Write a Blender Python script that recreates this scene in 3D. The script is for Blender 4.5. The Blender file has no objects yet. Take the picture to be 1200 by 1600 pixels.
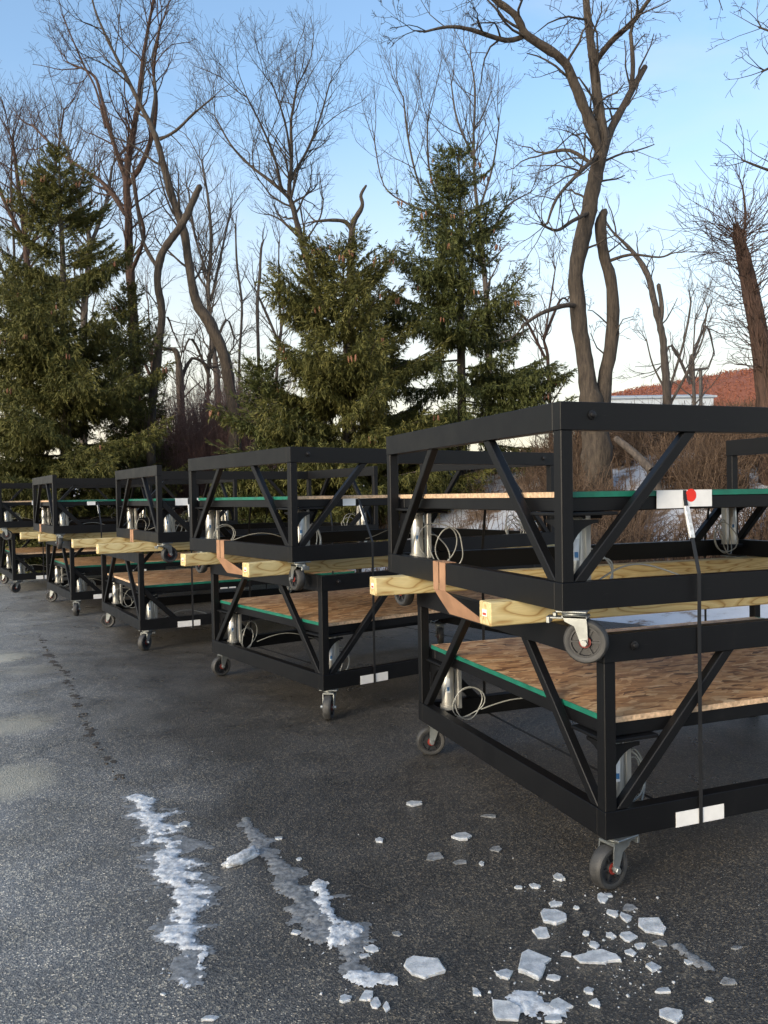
import bpy, bmesh, math, random
import numpy as np
from mathutils import Vector, Matrix, noise as mnoise

R = math.radians
random.seed(7)
rng = np.random.default_rng(7)
scene = bpy.context.scene
C = scene.collection

# ------------------------------------------------------------------ camera
F, PITCH, ROLL, EYE = 1264.5, -0.0208, 0.0160, 1.387      # pixels of the 1200x1600 photograph, radians, metres
cam_d = bpy.data.cameras.new('camera')
cam_d.sensor_fit = 'VERTICAL'; cam_d.sensor_height = 24.0; cam_d.lens = F / 1600 * 24.0
cam_d.clip_start = 0.05; cam_d.clip_end = 3000
cam = bpy.data.objects.new('camera', cam_d); C.objects.link(cam)
cam.matrix_world = Matrix.Translation((0, 0, EYE)) @ Matrix.Rotation(math.pi/2 + PITCH, 4, 'X') @ Matrix.Rotation(-ROLL, 4, 'Z')
scene.camera = cam

# ------------------------------------------------------------------ sky, sun, exposure
SUN_EL, SUN_AZ = R(15), R(222)          # azimuth clockwise from +Y (view direction): the sun is low, behind the camera to the left
w = bpy.data.worlds.new('World'); scene.world = w; w.use_nodes = True
nt = w.node_tree; nt.nodes.clear()
out = nt.nodes.new('ShaderNodeOutputWorld'); bg = nt.nodes.new('ShaderNodeBackground')
sky = nt.nodes.new('ShaderNodeTexSky'); sky.sky_type = 'NISHITA'; sky.sun_disc = False
sky.sun_elevation = SUN_EL; sky.sun_rotation = SUN_AZ
sky.air_density = 1.0; sky.dust_density = 3.0; sky.ozone_density = 2.2; sky.altitude = 100
# thin wisps of high cloud
tc = nt.nodes.new('ShaderNodeTexCoord'); mp = nt.nodes.new('ShaderNodeMapping'); mp.inputs['Scale'].default_value = (1.2, 1.2, 3.0)
nz = nt.nodes.new('ShaderNodeTexNoise'); nz.inputs['Scale'].default_value = 2.4; nz.inputs['Detail'].default_value = 6; nz.inputs['Distortion'].default_value = .6
cr = nt.nodes.new('ShaderNodeValToRGB'); cr.color_ramp.elements[0].position = .5; cr.color_ramp.elements[1].position = .85
cr.color_ramp.elements[1].color = (.34, .34, .34, 1)
mx = nt.nodes.new('ShaderNodeMixRGB'); mx.inputs['Color2'].default_value = (2.5, 2.4, 2.45, 1)
nt.links.new(tc.outputs['Generated'], mp.inputs['Vector']); nt.links.new(mp.outputs['Vector'], nz.inputs['Vector'])
nt.links.new(nz.outputs['Fac'], cr.inputs['Fac']); nt.links.new(cr.outputs['Color'], mx.inputs['Fac'])
tn = nt.nodes.new('ShaderNodeMixRGB'); tn.blend_type = 'MULTIPLY'; tn.inputs['Fac'].default_value = 1; tn.inputs['Color2'].default_value = (.96, .97, .93, 1)
nt.links.new(sky.outputs['Color'], tn.inputs['Color1']); nt.links.new(tn.outputs['Color'], mx.inputs['Color1'])
# pale haze low over the horizon, the same all round
sz_ = nt.nodes.new('ShaderNodeSeparateXYZ'); nt.links.new(tc.outputs['Generated'], sz_.inputs['Vector'])
mr = nt.nodes.new('ShaderNodeMapRange'); mr.interpolation_type = 'SMOOTHSTEP'
mr.inputs['From Min'].default_value = .02; mr.inputs['From Max'].default_value = .46; mr.inputs['To Min'].default_value = .85; mr.inputs['To Max'].default_value = 0
nt.links.new(sz_.outputs['Z'], mr.inputs['Value'])
hz_ = nt.nodes.new('ShaderNodeMixRGB'); hz_.inputs['Color2'].default_value = (2.85, 2.55, 1.98, 1)
nt.links.new(mr.outputs['Result'], hz_.inputs['Fac']); nt.links.new(mx.outputs['Color'], hz_.inputs['Color1']); nt.links.new(hz_.outputs['Color'], bg.inputs['Color'])
bg.inputs['Strength'].default_value = 0.15
nt.links.new(bg.outputs['Background'], out.inputs['Surface'])

sun_d = bpy.data.lights.new('sun', 'SUN'); sun_d.energy = 0.9; sun_d.angle = R(24); sun_d.color = (1.0, .86, .70)
sun = bpy.data.objects.new('sun', sun_d); C.objects.link(sun)
sdir = Vector((math.sin(SUN_AZ)*math.cos(SUN_EL), math.cos(SUN_AZ)*math.cos(SUN_EL), math.sin(SUN_EL)))
sun.rotation_euler = sdir.to_track_quat('Z', 'Y').to_euler(); sun.location = sdir*60

vs = scene.view_settings
vs.view_transform = 'Standard'; vs.look = 'None'; vs.gamma = 1.0; vs.use_curve_mapping = False
vs.exposure = 1.45

# ------------------------------------------------------------------ photo pixel -> direction
def ray(px, py):
    x, y = (px-600)/F, (800-py)/F
    c, s = math.cos(ROLL), math.sin(ROLL); x, y = x*c + y*s, -x*s + y*c
    c, s = math.cos(PITCH), math.sin(PITCH); yy, zz = y*c + s, c - y*s
    return Vector((x, zz, yy))
def at(px, py, depth):
    d = ray(px, py); d = d*(depth/d.y); return Vector((d.x, d.y, d.z+EYE))
def ground_at(px, py, z=0.0):
    d = ray(px, py); return Vector((0, 0, EYE)) + d*((z-EYE)/d.z)

# ------------------------------------------------------------------ materials
def mat(name):
    m = bpy.data.materials.new(name); m.use_nodes = True
    n = m.node_tree.nodes; b = n['Principled BSDF']
    return m, m.node_tree, n, b
def N(t, typ, **kw):
    n = t.nodes.new(typ)
    for k, v in kw.items():
        if k in n.inputs: n.inputs[k].default_value = v
        else: setattr(n, k, v)
    return n
def ramp(t, fac, stops):
    r = t.nodes.new('ShaderNodeValToRGB'); e = r.color_ramp.elements
    while len(e) > 1: e.remove(e[-1])
    e[0].position = stops[0][0]; e[0].color = (*stops[0][1], 1)
    for p, c in stops[1:]:
        q = e.new(p); q.color = (*c, 1)
    t.links.new(fac, r.inputs['Fac']); return r
def g3(v): return (v, v, v)
def bump(t, h, b, strength, dist=.01):
    n = N(t, 'ShaderNodeBump', Strength=strength, Distance=dist)
    t.links.new(h, n.inputs['Height']); t.links.new(n.outputs['Normal'], b.inputs['Normal']); return n
def coords(t, kind='Object', scale=(1, 1, 1)):
    c = t.nodes.new('ShaderNodeTexCoord'); m = t.nodes.new('ShaderNodeMapping'); m.inputs['Scale'].default_value = scale
    t.links.new(c.outputs[kind], m.inputs['Vector']); return m.outputs['Vector']
def simple(name, col, rough, metal=0.0, var=.25, scale=8, bmp=0.0, coat=0.0):
    m, t, n, b = mat(name)
    v = coords(t); nz = N(t, 'ShaderNodeTexNoise', Scale=scale, Detail=6.0)
    t.links.new(v, nz.inputs['Vector'])
    lo = tuple(c*(1-var) for c in col); hi = tuple(min(1, c*(1+var)) for c in col)
    r = ramp(t, nz.outputs['Fac'], [(.3, lo), (.7, hi)])
    t.links.new(r.outputs['Color'], b.inputs['Base Color'])
    r2 = ramp(t, nz.outputs['Fac'], [(.3, g3(max(0, rough-.08))), (.7, g3(min(1, rough+.08)))])
    t.links.new(r2.outputs['Color'], b.inputs['Roughness'])
    b.inputs['Metallic'].default_value = metal; b.inputs['Coat Weight'].default_value = coat
    if bmp: bump(t, nz.outputs['Fac'], b, bmp)
    return m
M = {}
# powder-coated black steel with scuffs and dust
m, t, n, b = mat('black_steel')
v = coords(t); nz = N(t, 'ShaderNodeTexNoise', Scale=2.5, Detail=8.0, Roughness=.65); t.links.new(v, nz.inputs['Vector'])
r = ramp(t, nz.outputs['Fac'], [(.3, (.0028, .003, .0038)), (.6, (.0042, .0045, .0056)), (.78, (.012, .012, .0125))])
v2 = coords(t, scale=(3, 22, 30)); nz2 = N(t, 'ShaderNodeTexNoise', Scale=3.0, Detail=7.0, Roughness=.7); t.links.new(v2, nz2.inputs['Vector'])
r2 = ramp(t, nz2.outputs['Fac'], [(.66, g3(0)), (.74, g3(.6))])
mxn = N(t, 'ShaderNodeMixRGB'); mxn.inputs['Color2'].default_value = (.05, .05, .05, 1)
t.links.new(r2.outputs['Color'], mxn.inputs['Fac']); t.links.new(r.outputs['Color'], mxn.inputs['Color1'])
t.links.new(mxn.outputs['Color'], b.inputs['Base Color'])
rr = ramp(t, nz.outputs['Fac'], [(.3, g3(.38)), (.7, g3(.58))]); t.links.new(rr.outputs['Color'], b.inputs['Roughness'])
nf = N(t, 'ShaderNodeTexNoise', Scale=260.0, Detail=2.0); t.links.new(coords(t), nf.inputs['Vector']); bump(t, nf.outputs['Fac'], b, .08, .002)
b.inputs['Specular IOR Level'].default_value = .28
M['black'] = m
# oriented strand board: stretched flakes in several directions
m, t, n, b = mat('strand_board')
base = coords(t)
wrp = N(t, 'ShaderNodeTexNoise', Scale=7.0, Detail=2.0); t.links.new(base, wrp.inputs['Vector'])
cols = None
def flakes(rot, sc):
    mp = t.nodes.new('ShaderNodeMapping'); mp.inputs['Rotation'].default_value = (0, 0, rot); mp.inputs['Scale'].default_value = sc
    ad = N(t, 'ShaderNodeMixRGB', blend_type='ADD'); ad.inputs['Fac'].default_value = .11
    t.links.new(base, ad.inputs['Color1']); t.links.new(wrp.outputs['Color'], ad.inputs['Color2'])
    t.links.new(ad.outputs['Color'], mp.inputs['Vector'])
    vo = N(t, 'ShaderNodeTexVoronoi', Scale=1.0); t.links.new(mp.outputs['Vector'], vo.inputs['Vector'])
    return vo
va, vb, vc = flakes(.5, (12, 40, 9)), flakes(-.7, (14, 48, 9)), flakes(1.35, (14, 38, 9))
def val(vo): 
    s = t.nodes.new('ShaderNodeSeparateColor'); t.links.new(vo.outputs['Color'], s.inputs['Color']); return s
sa, sb_, sc_ = val(va), val(vb), val(vc)
sel1 = ramp(t, sa.outputs['Green'], [(.5, g3(0)), (.52, g3(1))]); sel2 = ramp(t, sb_.outputs['Green'], [(.6, g3(0)), (.62, g3(1))])
m1 = N(t, 'ShaderNodeMixRGB'); t.links.new(sel1.outputs['Color'], m1.inputs['Fac']); t.links.new(sa.outputs['Red'], m1.inputs['Color1']); t.links.new(sb_.outputs['Red'], m1.inputs['Color2'])
m2 = N(t, 'ShaderNodeMixRGB'); t.links.new(sel2.outputs['Color'], m2.inputs['Fac']); t.links.new(m1.outputs['Color'], m2.inputs['Color1']); t.links.new(sc_.outputs['Red'], m2.inputs['Color2'])
rc = ramp(t, m2.outputs['Color'], [(0, (.12, .05, .018)), (.12, (.36, .17, .065)), (.5, (.62, .345, .155)), (.8, (.74, .46, .235)), (1, (.86, .62, .37))])
gn = N(t, 'ShaderNodeTexNoise', Scale=70.0, Detail=4.0); t.links.new(base, gn.inputs['Vector'])
mm = N(t, 'ShaderNodeMixRGB', blend_type='MULTIPLY'); mm.inputs['Fac'].default_value = .7
gr = ramp(t, gn.outputs['Fac'], [(.3, g3(.72)), (.65, g3(1.0))])
t.links.new(rc.outputs['Color'], mm.inputs['Color1']); t.links.new(gr.outputs['Color'], mm.inputs['Color2'])
bgn = N(t, 'ShaderNodeTexNoise', Scale=1.6, Detail=3.0); t.links.new(base, bgn.inputs['Vector'])
mq = N(t, 'ShaderNodeMixRGB', blend_type='MULTIPLY'); mq.inputs['Fac'].default_value = 1
t.links.new(mm.outputs['Color'], mq.inputs['Color1']); t.links.new(ramp(t, bgn.outputs['Fac'], [(.3, (.62, .62, .64)), (.65, g3(1))]).outputs['Color'], mq.inputs['Color2'])
t.links.new(mq.outputs['Color'], b.inputs['Base Color']); b.inputs['Roughness'].default_value = .55
bump(t, m2.outputs['Color'], b, .25, .004)
M['osb'] = m
M['raw_edge'] = simple('raw_board_edge', (.55, .38, .24), .8, var=.4, scale=60, bmp=.3)
M['green'] = simple('green_paint', (.006, .13, .085), .5, var=.25, scale=14)
# pressure-treated pine
m, t, n, b = mat('treated_pine')
v = coords(t, scale=(.9, 7, 7)); nz = N(t, 'ShaderNodeTexNoise', Scale=1.4, Detail=2.0, Distortion=.4); t.links.new(v, nz.inputs['Vector'])
wv = N(t, 'ShaderNodeMath', operation='MULTIPLY'); wv.inputs[1].default_value = 13.0; t.links.new(nz.outputs['Fac'], wv.inputs[0])
fr = N(t, 'ShaderNodeMath', operation='FRACT'); t.links.new(wv.outputs[0], fr.inputs[0])
rc = ramp(t, fr.outputs[0], [(0, (.60, .48, .23)), (.5, (.68, .57, .30)), (.8, (.52, .38, .16)), (.9, (.36, .22, .08)), (1, (.60, .48, .23))])
fn = N(t, 'ShaderNodeTexNoise', Scale=18.0, Detail=4.0); t.links.new(coords(t, scale=(1, 12, 12)), fn.inputs['Vector'])
mm = N(t, 'ShaderNodeMixRGB', blend_type='MULTIPLY'); mm.inputs['Fac'].default_value = .5
t.links.new(rc.outputs['Color'], mm.inputs['Color1']); t.links.new(ramp(t, fn.outputs['Fac'], [(.3, g3(.72)), (.6, g3(1))]).outputs['Color'], mm.inputs['Color2'])
t.links.new(mm.outputs['Color'], b.inputs['Base Color']); b.inputs['Roughness'].default_value = .7
bump(t, fn.outputs['Fac'], b, .2, .003)
M['pine'] = m
M['cardboard'] = simple('cardboard', (.34, .19, .11), .85, var=.2, scale=12, bmp=.1)
M['white_card'] = simple('white_card', (.78, .78, .77), .6, var=.06, scale=20)
M['zinc'] = simple('zinc_plate', (.30, .32, .32), .42, metal=.85, var=.3, scale=14, bmp=.05)
M['alu'] = simple('aluminium_tube', (.52, .515, .48), .33, metal=.6, var=.12, scale=6)
M['rubber'] = simple('grey_rubber', (.042, .042, .042), .6, var=.4, scale=18, bmp=.15)
M['hub'] = simple('black_hub', (.02, .021, .024), .4, var=.3)
M['bearing_red'] = simple('red_bearing', (.22, .025, .018), .5)
M['hose'] = simple('clear_hose', (.30, .31, .295), .2, var=.15, scale=5)
M['strap'] = simple('black_strap', (.012, .012, .013), .55)
M['buckle'] = simple('strap_buckle', (.6, .62, .63), .4, metal=.2, var=.4, scale=60)
M['red'] = simple('red_sticker', (.75, .03, .015), .5, var=.1)
M['label'] = simple('printed_label', (.72, .76, .80), .5, var=.1, scale=30)
M['blueprint'] = simple('blue_print', (.05, .18, .38), .5)
M['tag_red'] = simple('tag_red', (.5, .07, .04), .6)
M['bolt'] = simple('dark_bolt', (.02, .02, .022), .35, metal=.6)
M['tube_white'] = simple('white_tube', (.7, .7, .66), .4)
# asphalt: dark, partly wet, pale aggregate
m, t, n, b = mat('asphalt')
v = coords(t)
big = N(t, 'ShaderNodeTexNoise', Scale=.55, Detail=5.0, Roughness=.6); t.links.new(v, big.inputs['Vector'])
mid = N(t, 'ShaderNodeTexNoise', Scale=3.0, Detail=6.0, Roughness=.6); t.links.new(v, mid.inputs['Vector'])
st = N(t, 'ShaderNodeTexVoronoi', Scale=230.0); t.links.new(v, st.inputs['Vector'])
st2 = N(t, 'ShaderNodeTexVoronoi', Scale=120.0); t.links.new(v, st2.inputs['Vector'])
sp = t.nodes.new('ShaderNodeSeparateColor'); t.links.new(st.outputs['Color'], sp.inputs['Color'])
sp2 = t.nodes.new('ShaderNodeSeparateColor'); t.links.new(st2.outputs['Color'], sp2.inputs['Color'])
rc = ramp(t, sp.outputs['Red'], [(0, (.018, .018, .0185)), (.4, (.034, .0335, .033)), (.85, (.05, .0485, .046)), (.94, (.10, .092, .078)), (1, (.24, .21, .165))])
rc2 = ramp(t, sp2.outputs['Green'], [(.87, g3(0)), (.92, g3(.65))])
mx1 = N(t, 'ShaderNodeMixRGB'); mx1.inputs['Color2'].default_value = (.13, .115, .09, 1)
t.links.new(rc2.outputs['Color'], mx1.inputs['Fac']); t.links.new(rc.outputs['Color'], mx1.inputs['Color1'])
# dry dusty patches
sx = t.nodes.new('ShaderNodeSeparateXYZ'); t.links.new(v, sx.inputs['Vector'])
dry = ramp(t, big.outputs['Fac'], [(.60, g3(0)), (.74, g3(.55))])
mx2 = N(t, 'ShaderNodeMixRGB'); mx2.inputs['Color2'].default_value = (.16, .145, .115, 1)
t.links.new(dry.outputs['Color'], mx2.inputs['Fac']); t.links.new(mx1.outputs['Color'], mx2.inputs['Color1'])
mx3 = N(t, 'ShaderNodeMixRGB', blend_type='MULTIPLY'); mx3.inputs['Fac'].default_value = 1
t.links.new(mx2.outputs['Color'], mx3.inputs['Color1']); t.links.new(ramp(t, mid.outputs['Fac'], [(.3, g3(.72)), (.7, g3(1.15))]).outputs['Color'], mx3.inputs['Color2'])
for (gx_, gy_, rr_) in ((4, 1222, .34), (30, 1130, .30), (6, 1028, .34)):
    gp = ground_at(gx_, gy_)
    ds = N(t, 'ShaderNodeVectorMath', operation='DISTANCE'); ds.inputs[1].default_value = (gp.x, gp.y, 0); t.links.new(v, ds.inputs[0])
    dm = N(t, 'ShaderNodeMath', operation='MULTIPLY_ADD'); dm.inputs[1].default_value = -.9*rr_; t.links.new(mid.outputs['Fac'], dm.inputs[0]); t.links.new(ds.outputs['Value'], dm.inputs[2])
    dr_ = ramp(t, dm.outputs[0], [(0, g3(.6)), (max(.02, .45*rr_), g3(0))])
    mxd = N(t, 'ShaderNodeMixRGB'); mxd.inputs['Color2'].default_value = (.105, .095, .072, 1)
    t.links.new(dr_.outputs['Color'], mxd.inputs['Fac']); t.links.new(mx3.outputs['Color'], mxd.inputs['Color1']); mx3 = mxd
# cracks
cw = N(t, 'ShaderNodeMixRGB', blend_type='ADD'); cw.inputs['Fac'].default_value = .35
t.links.new(v, cw.inputs['Color1']); t.links.new(mid.outputs['Color'], cw.inputs['Color2'])
ck = N(t, 'ShaderNodeTexVoronoi', Scale=.33, feature='DISTANCE_TO_EDGE'); t.links.new(cw.outputs['Color'], ck.inputs['Vector'])
ckr = ramp(t, ck.outputs['Distance'], [(0, g3(.6)), (.0018, g3(1))])
mx4 = N(t, 'ShaderNodeMixRGB', blend_type='MULTIPLY'); mx4.inputs['Fac'].default_value = 1
t.links.new(mx3.outputs['Color'], mx4.inputs['Color1']); t.links.new(ckr.outputs['Color'], mx4.inputs['Color2'])
t.links.new(mx4.outputs['Color'], b.inputs['Base Color'])
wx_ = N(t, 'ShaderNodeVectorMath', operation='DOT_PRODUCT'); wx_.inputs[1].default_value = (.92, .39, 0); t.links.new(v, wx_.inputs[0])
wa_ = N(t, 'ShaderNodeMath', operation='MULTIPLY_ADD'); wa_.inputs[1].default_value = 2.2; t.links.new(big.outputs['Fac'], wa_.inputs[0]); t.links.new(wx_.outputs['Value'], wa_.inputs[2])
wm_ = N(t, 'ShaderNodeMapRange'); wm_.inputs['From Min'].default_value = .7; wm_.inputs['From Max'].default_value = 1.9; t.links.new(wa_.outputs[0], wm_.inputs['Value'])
sheen_shade_wet = ramp(t, wm_.outputs['Result'], [(0, (5.3, 5.5, 5.75)), (1, (1.35, 1.3, 1.24))])  # bluish sky sheen at left, shade plus wetness by the carts, put into colour
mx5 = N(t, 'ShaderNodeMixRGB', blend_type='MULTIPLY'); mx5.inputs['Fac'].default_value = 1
t.links.new(mx4.outputs['Color'], mx5.inputs['Color1']); t.links.new(sheen_shade_wet.outputs['Color'], mx5.inputs['Color2']); t.links.new(mx5.outputs['Color'], b.inputs['Base Color'])
wet = ramp(t, mid.outputs['Fac'], [(.35, g3(.26)), (.65, g3(.44))]); t.links.new(wet.outputs['Color'], b.inputs['Roughness'])
hb = N(t, 'ShaderNodeMath', operation='ADD'); t.links.new(st.outputs['Distance'], hb.inputs[0]); t.links.new(st2.outputs['Distance'], hb.inputs[1])
bump(t, hb.outputs[0], b, .7, .004)
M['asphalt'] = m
# snow over leaf litter
m, t, n, b = mat('snowy_ground')
v = coords(t); nz = N(t, 'ShaderNodeTexNoise', Scale=.9, Detail=8.0, Roughness=.7); t.links.new(v, nz.inputs['Vector'])
r = ramp(t, nz.outputs['Fac'], [(.36, (.10, .065, .04)), (.44, (.16, .11, .075)), (.50, (.42, .45, .50)), (.8, (.55, .58, .63))])
t.links.new(r.outputs['Color'], b.inputs['Base Color']); b.inputs['Roughness'].default_value = .85
bump(t, nz.outputs['Fac'], b, .6, .05); M['snowground'] = m
def icy(name, lo, hi, rough, sc, trans=0.0):
    m, t, n, b = mat(name); v = coords(t)
    nz = N(t, 'ShaderNodeTexNoise', Scale=sc, Detail=6.0, Roughness=.7); t.links.new(v, nz.inputs['Vector'])
    r = ramp(t, nz.outputs['Fac'], [(.32, lo), (.62, hi)]); t.links.new(r.outputs['Color'], b.inputs['Base Color'])
    b.inputs['Roughness'].default_value = rough; b.inputs['Transmission Weight'].default_value = trans; b.inputs['IOR'].default_value = 1.31; b.inputs['Subsurface Weight'].default_value = .25; b.inputs['Subsurface Radius'].default_value = (.01, .012, .014)
    b.inputs['Subsurface Scale'].default_value = .5
    bump(t, nz.outputs['Fac'], b, .6, .006); return m
M['ice'] = icy('ice', (.42, .46, .50), (.86, .89, .92), .28, 30, .42)
M['snow'] = icy('old_snow', (.30, .31, .325), (.68, .71, .74), .45, 45)
M['slush'] = icy('grey_slush', (.16, .165, .17), (.5, .52, .54), .3, 50, .5)
# bark
def bark(name, lo, hi):
    m, t, n, b = mat(name); v = coords(t, scale=(9, 9, 1.6))
    nz = N(t, 'ShaderNodeTexNoise', Scale=3.0, Detail=7.0, Roughness=.7); t.links.new(v, nz.inputs['Vector'])
    r = ramp(t, nz.outputs['Fac'], [(.32, lo), (.68, hi)]); t.links.new(r.outputs['Color'], b.inputs['Base Color'])
    b.inputs['Roughness'].default_value = .9; bump(t, nz.outputs['Fac'], b, .9, .03); return m
M['bark'] = bark('bark', (.022, .017, .014), (.095, .074, .055))
M['bark_red'] = bark('bark_reddish', (.024, .014, .010), (.10, .056, .040))
M['bark_grey'] = bark('bark_grey', (.035, .029, .026), (.12, .098, .082))
def leafy(name, a, c, e):
    m, t, n, b = mat(name)
    gi = t.nodes.new('ShaderNodeNewGeometry'); v = coords(t)
    nz = N(t, 'ShaderNodeTexNoise', Scale=1.3, Detail=4.0); t.links.new(v, nz.inputs['Vector'])
    ad = N(t, 'ShaderNodeMath', operation='ADD'); ml = N(t, 'ShaderNodeMath', operation='MULTIPLY'); ml.inputs[1].default_value = .5
    t.links.new(gi.outputs['Random Per Island'], ml.inputs[0]); t.links.new(ml.outputs[0], ad.inputs[0])
    m5 = N(t, 'ShaderNodeMath', operation='MULTIPLY'); m5.inputs[1].default_value = .5; t.links.new(nz.outputs['Fac'], m5.inputs[0]); t.links.new(m5.outputs[0], ad.inputs[1])
    r = ramp(t, ad.outputs[0], [(.1, a), (.5, c), (.9, e)]); t.links.new(r.outputs['Color'], b.inputs['Base Color'])
    b.inputs['Roughness'].default_value = .65; b.inputs['Specular IOR Level'].default_value = .25
    return m
M['needle'] = leafy('spruce_needles', (.026, .033, .009), (.086, .088, .022), (.18, .165, .05))
M['needle_dark'] = leafy('spruce_needles_dark', (.020, .030, .009), (.062, .074, .021), (.13, .134, .042))
M['cone'] = simple('spruce_cone', (.22, .10, .055), .7, var=.3, scale=30)
M['brush'] = leafy('dry_brush', (.035, .024, .018), (.095, .062, .042), (.18, .125, .085))
M['brush_red'] = leafy('red_brush', (.07, .035, .03), (.15, .085, .07), (.24, .15, .12))
M['hill'] = leafy('sunlit_autumn_hill', (.14, .048, .026), (.23, .082, .046), (.33, .14, .085))  # autumn foliage colour with the orange of low sun put into it
M['building'] = simple('pale_metal_cladding', (.42, .46, .50), .6, var=.06)
M['roofing'] = simple('grey_roofing', (.30, .34, .38), .6, var=.08)
M['lamp'] = simple('dark_lamp_post', (.05, .045, .04), .6)

# ------------------------------------------------------------------ mesh helpers
def link(name, me, mtl=None, parent=None, loc=(0, 0, 0), rot=(0, 0, 0)):
    o = bpy.data.objects.new(name, me); C.objects.link(o)
    if mtl is not None and len(me.materials) == 0: me.materials.append(M[mtl])
    o.parent = parent; o.location = loc; o.rotation_euler = rot
    return o
def tag(o, label=None, cat=None, group=None, kind=None):
    if label: o['label'] = label
    if cat: o['category'] = cat
    if group: o['group'] = group
    if kind: o['kind'] = kind
    return o
def empty(name, loc=(0, 0, 0), rz=0):
    o = bpy.data.objects.new(name, None); C.objects.link(o); o.location = loc; o.rotation_euler = (0, 0, rz); o.empty_display_size = .2
    return o
def bm_mesh(name, bm, smooth=None):
    me = bpy.data.meshes.new(name); bm.normal_update(); bm.to_mesh(me); bm.free()
    if smooth is not None:
        for p in me.polygons: p.use_smooth = True
        try: me.set_sharp_from_angle(angle=R(smooth))
        except Exception: pass
    return me
def box_bm(x0, x1, y0, y1, z0, z1, bev=.004, bm=None):
    own = bm is None; bm = bm or bmesh.new()
    vs = [bm.verts.new((x, y, z)) for x in (x0, x1) for y in (y0, y1) for z in (z0, z1)]
    fs = [bm.faces.new([vs[i] for i in q]) for q in ((0, 1, 3, 2), (4, 6, 7, 5), (0, 4, 5, 1), (2, 3, 7, 6), (0, 2, 6, 4), (1, 5, 7, 3))]
    if bev:
        es = list({e for f in fs for e in f.edges})
        bmesh.ops.bevel(bm, geom=es, offset=bev, segments=1, affect='EDGES')
    return bm
def box(name, x0, x1, y0, y1, z0, z1, bev=.004): return bm_mesh(name, box_bm(x0, x1, y0, y1, z0, z1, bev))
def prism(name, pts, axis, a, b_, bev=0.0):
    """outline in two axes pulled along the third; axis 'x' -> pts are (y,z), 'y' -> (x,z), 'z' -> (x,y)"""
    bm = bmesh.new()
    def P(p, d): return {'x': (d, p[0], p[1]), 'y': (p[0], d, p[1]), 'z': (p[0], p[1], d)}[axis]
    A = [bm.verts.new(P(p, a)) for p in pts]; B = [bm.verts.new(P(p, b_)) for p in pts]
    bm.faces.new(A); bm.faces.new(B[::-1])
    for i in range(len(pts)):
        j = (i+1) % len(pts); bm.faces.new((A[j], A[i], B[i], B[j]))
    bmesh.ops.recalc_face_normals(bm, faces=bm.faces)
    if bev: bmesh.ops.bevel(bm, geom=list(bm.edges), offset=bev, segments=1, affect='EDGES')
    return bm_mesh(name, bm)
def lathe_bm(prof, seg=24, axis='z', bm=None, org=(0, 0, 0)):
    bm = bm or bmesh.new(); rings = []
    for r, h in prof:
        ring = []
        for k in range(seg):
            a = 2*math.pi*k/seg; x, y, z = r*math.cos(a), r*math.sin(a), h
            if axis == 'x': x, y, z = h, r*math.cos(a), r*math.sin(a)
            ring.append(bm.verts.new((x+org[0], y+org[1], z+org[2])))
        rings.append(ring)
    for A, B in zip(rings, rings[1:]):
        for k in range(seg): bm.faces.new((A[k], A[(k+1) % seg], B[(k+1) % seg], B[k]))
    bm.faces.new(rings[0][::-1]); bm.faces.new(rings[-1])
    return bm
def lathe(name, prof, seg=24, axis='z', smooth=35, org=(0, 0, 0)):
    bm = lathe_bm(prof, seg, axis, None, org); bmesh.ops.recalc_face_normals(bm, faces=bm.faces); return bm_mesh(name, bm, smooth)

class Tubes:
    """tapered tubes and small faces gathered into arrays -> one mesh"""
    def __init__(s): s.v = []; s.q = []; s.t = []; s.n = 0
    def tube(s, pts, rad, sides=5, rough=0.0):
        pts = np.asarray(pts, float); k = len(pts)
        tan = np.empty_like(pts); tan[1:-1] = pts[2:]-pts[:-2]; tan[0] = pts[1]-pts[0]; tan[-1] = pts[-1]-pts[-2]
        tan /= np.linalg.norm(tan, axis=1, keepdims=True)+1e-9
        ref = np.array([.31, .87, .38]) if abs(tan[0] @ np.array([.31, .87, .38])) < .9 else np.array([1., 0, 0])
        a = np.cross(tan, ref); a /= np.linalg.norm(a, axis=1, keepdims=True)+1e-9
        b_ = np.cross(tan, a)
        ang = np.arange(sides)*2*np.pi/sides
        rad = np.asarray(rad, float)[:, None, None]
        ring = pts[:, None, :]+rad*(np.cos(ang)[None, :, None]*a[:, None, :]+np.sin(ang)[None, :, None]*b_[:, None, :])
        if rough:
            off = ring-pts[:, None, :]; kk = np.array([[1+rough*mnoise.fractal(Vector((p[0]*11, p[1]*11, p[2]*3.2)), .9, 2.0, 4) for p in row] for row in ring]); ring = pts[:, None, :]+off*kk[:, :, None]
        s.v.append(ring.reshape(-1, 3))
        i = np.arange(k-1)[:, None]*sides; j = np.arange(sides)[None, :]; jn = (j+1) % sides
        q = np.stack([i+j, i+jn, i+sides+jn, i+sides+j], -1).reshape(-1, 4)+s.n
        s.q.append(q); s.n += k*sides
    def mesh(s, name, smooth=True):
        v = np.concatenate(s.v); q = np.concatenate(s.q)
        me = bpy.data.meshes.new(name); me.vertices.add(len(v)); me.vertices.foreach_set('co', v.ravel())
        me.loops.add(q.size); me.loops.foreach_set('vertex_index', q.ravel().astype(np.int32))
        me.polygons.add(len(q)); me.polygons.foreach_set('loop_start', np.arange(0, q.size, 4, dtype=np.int32))
        if smooth: me.polygons.foreach_set('use_smooth', np.ones(len(q), bool))
        me.update(calc_edges=True); me.validate(); return me
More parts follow.
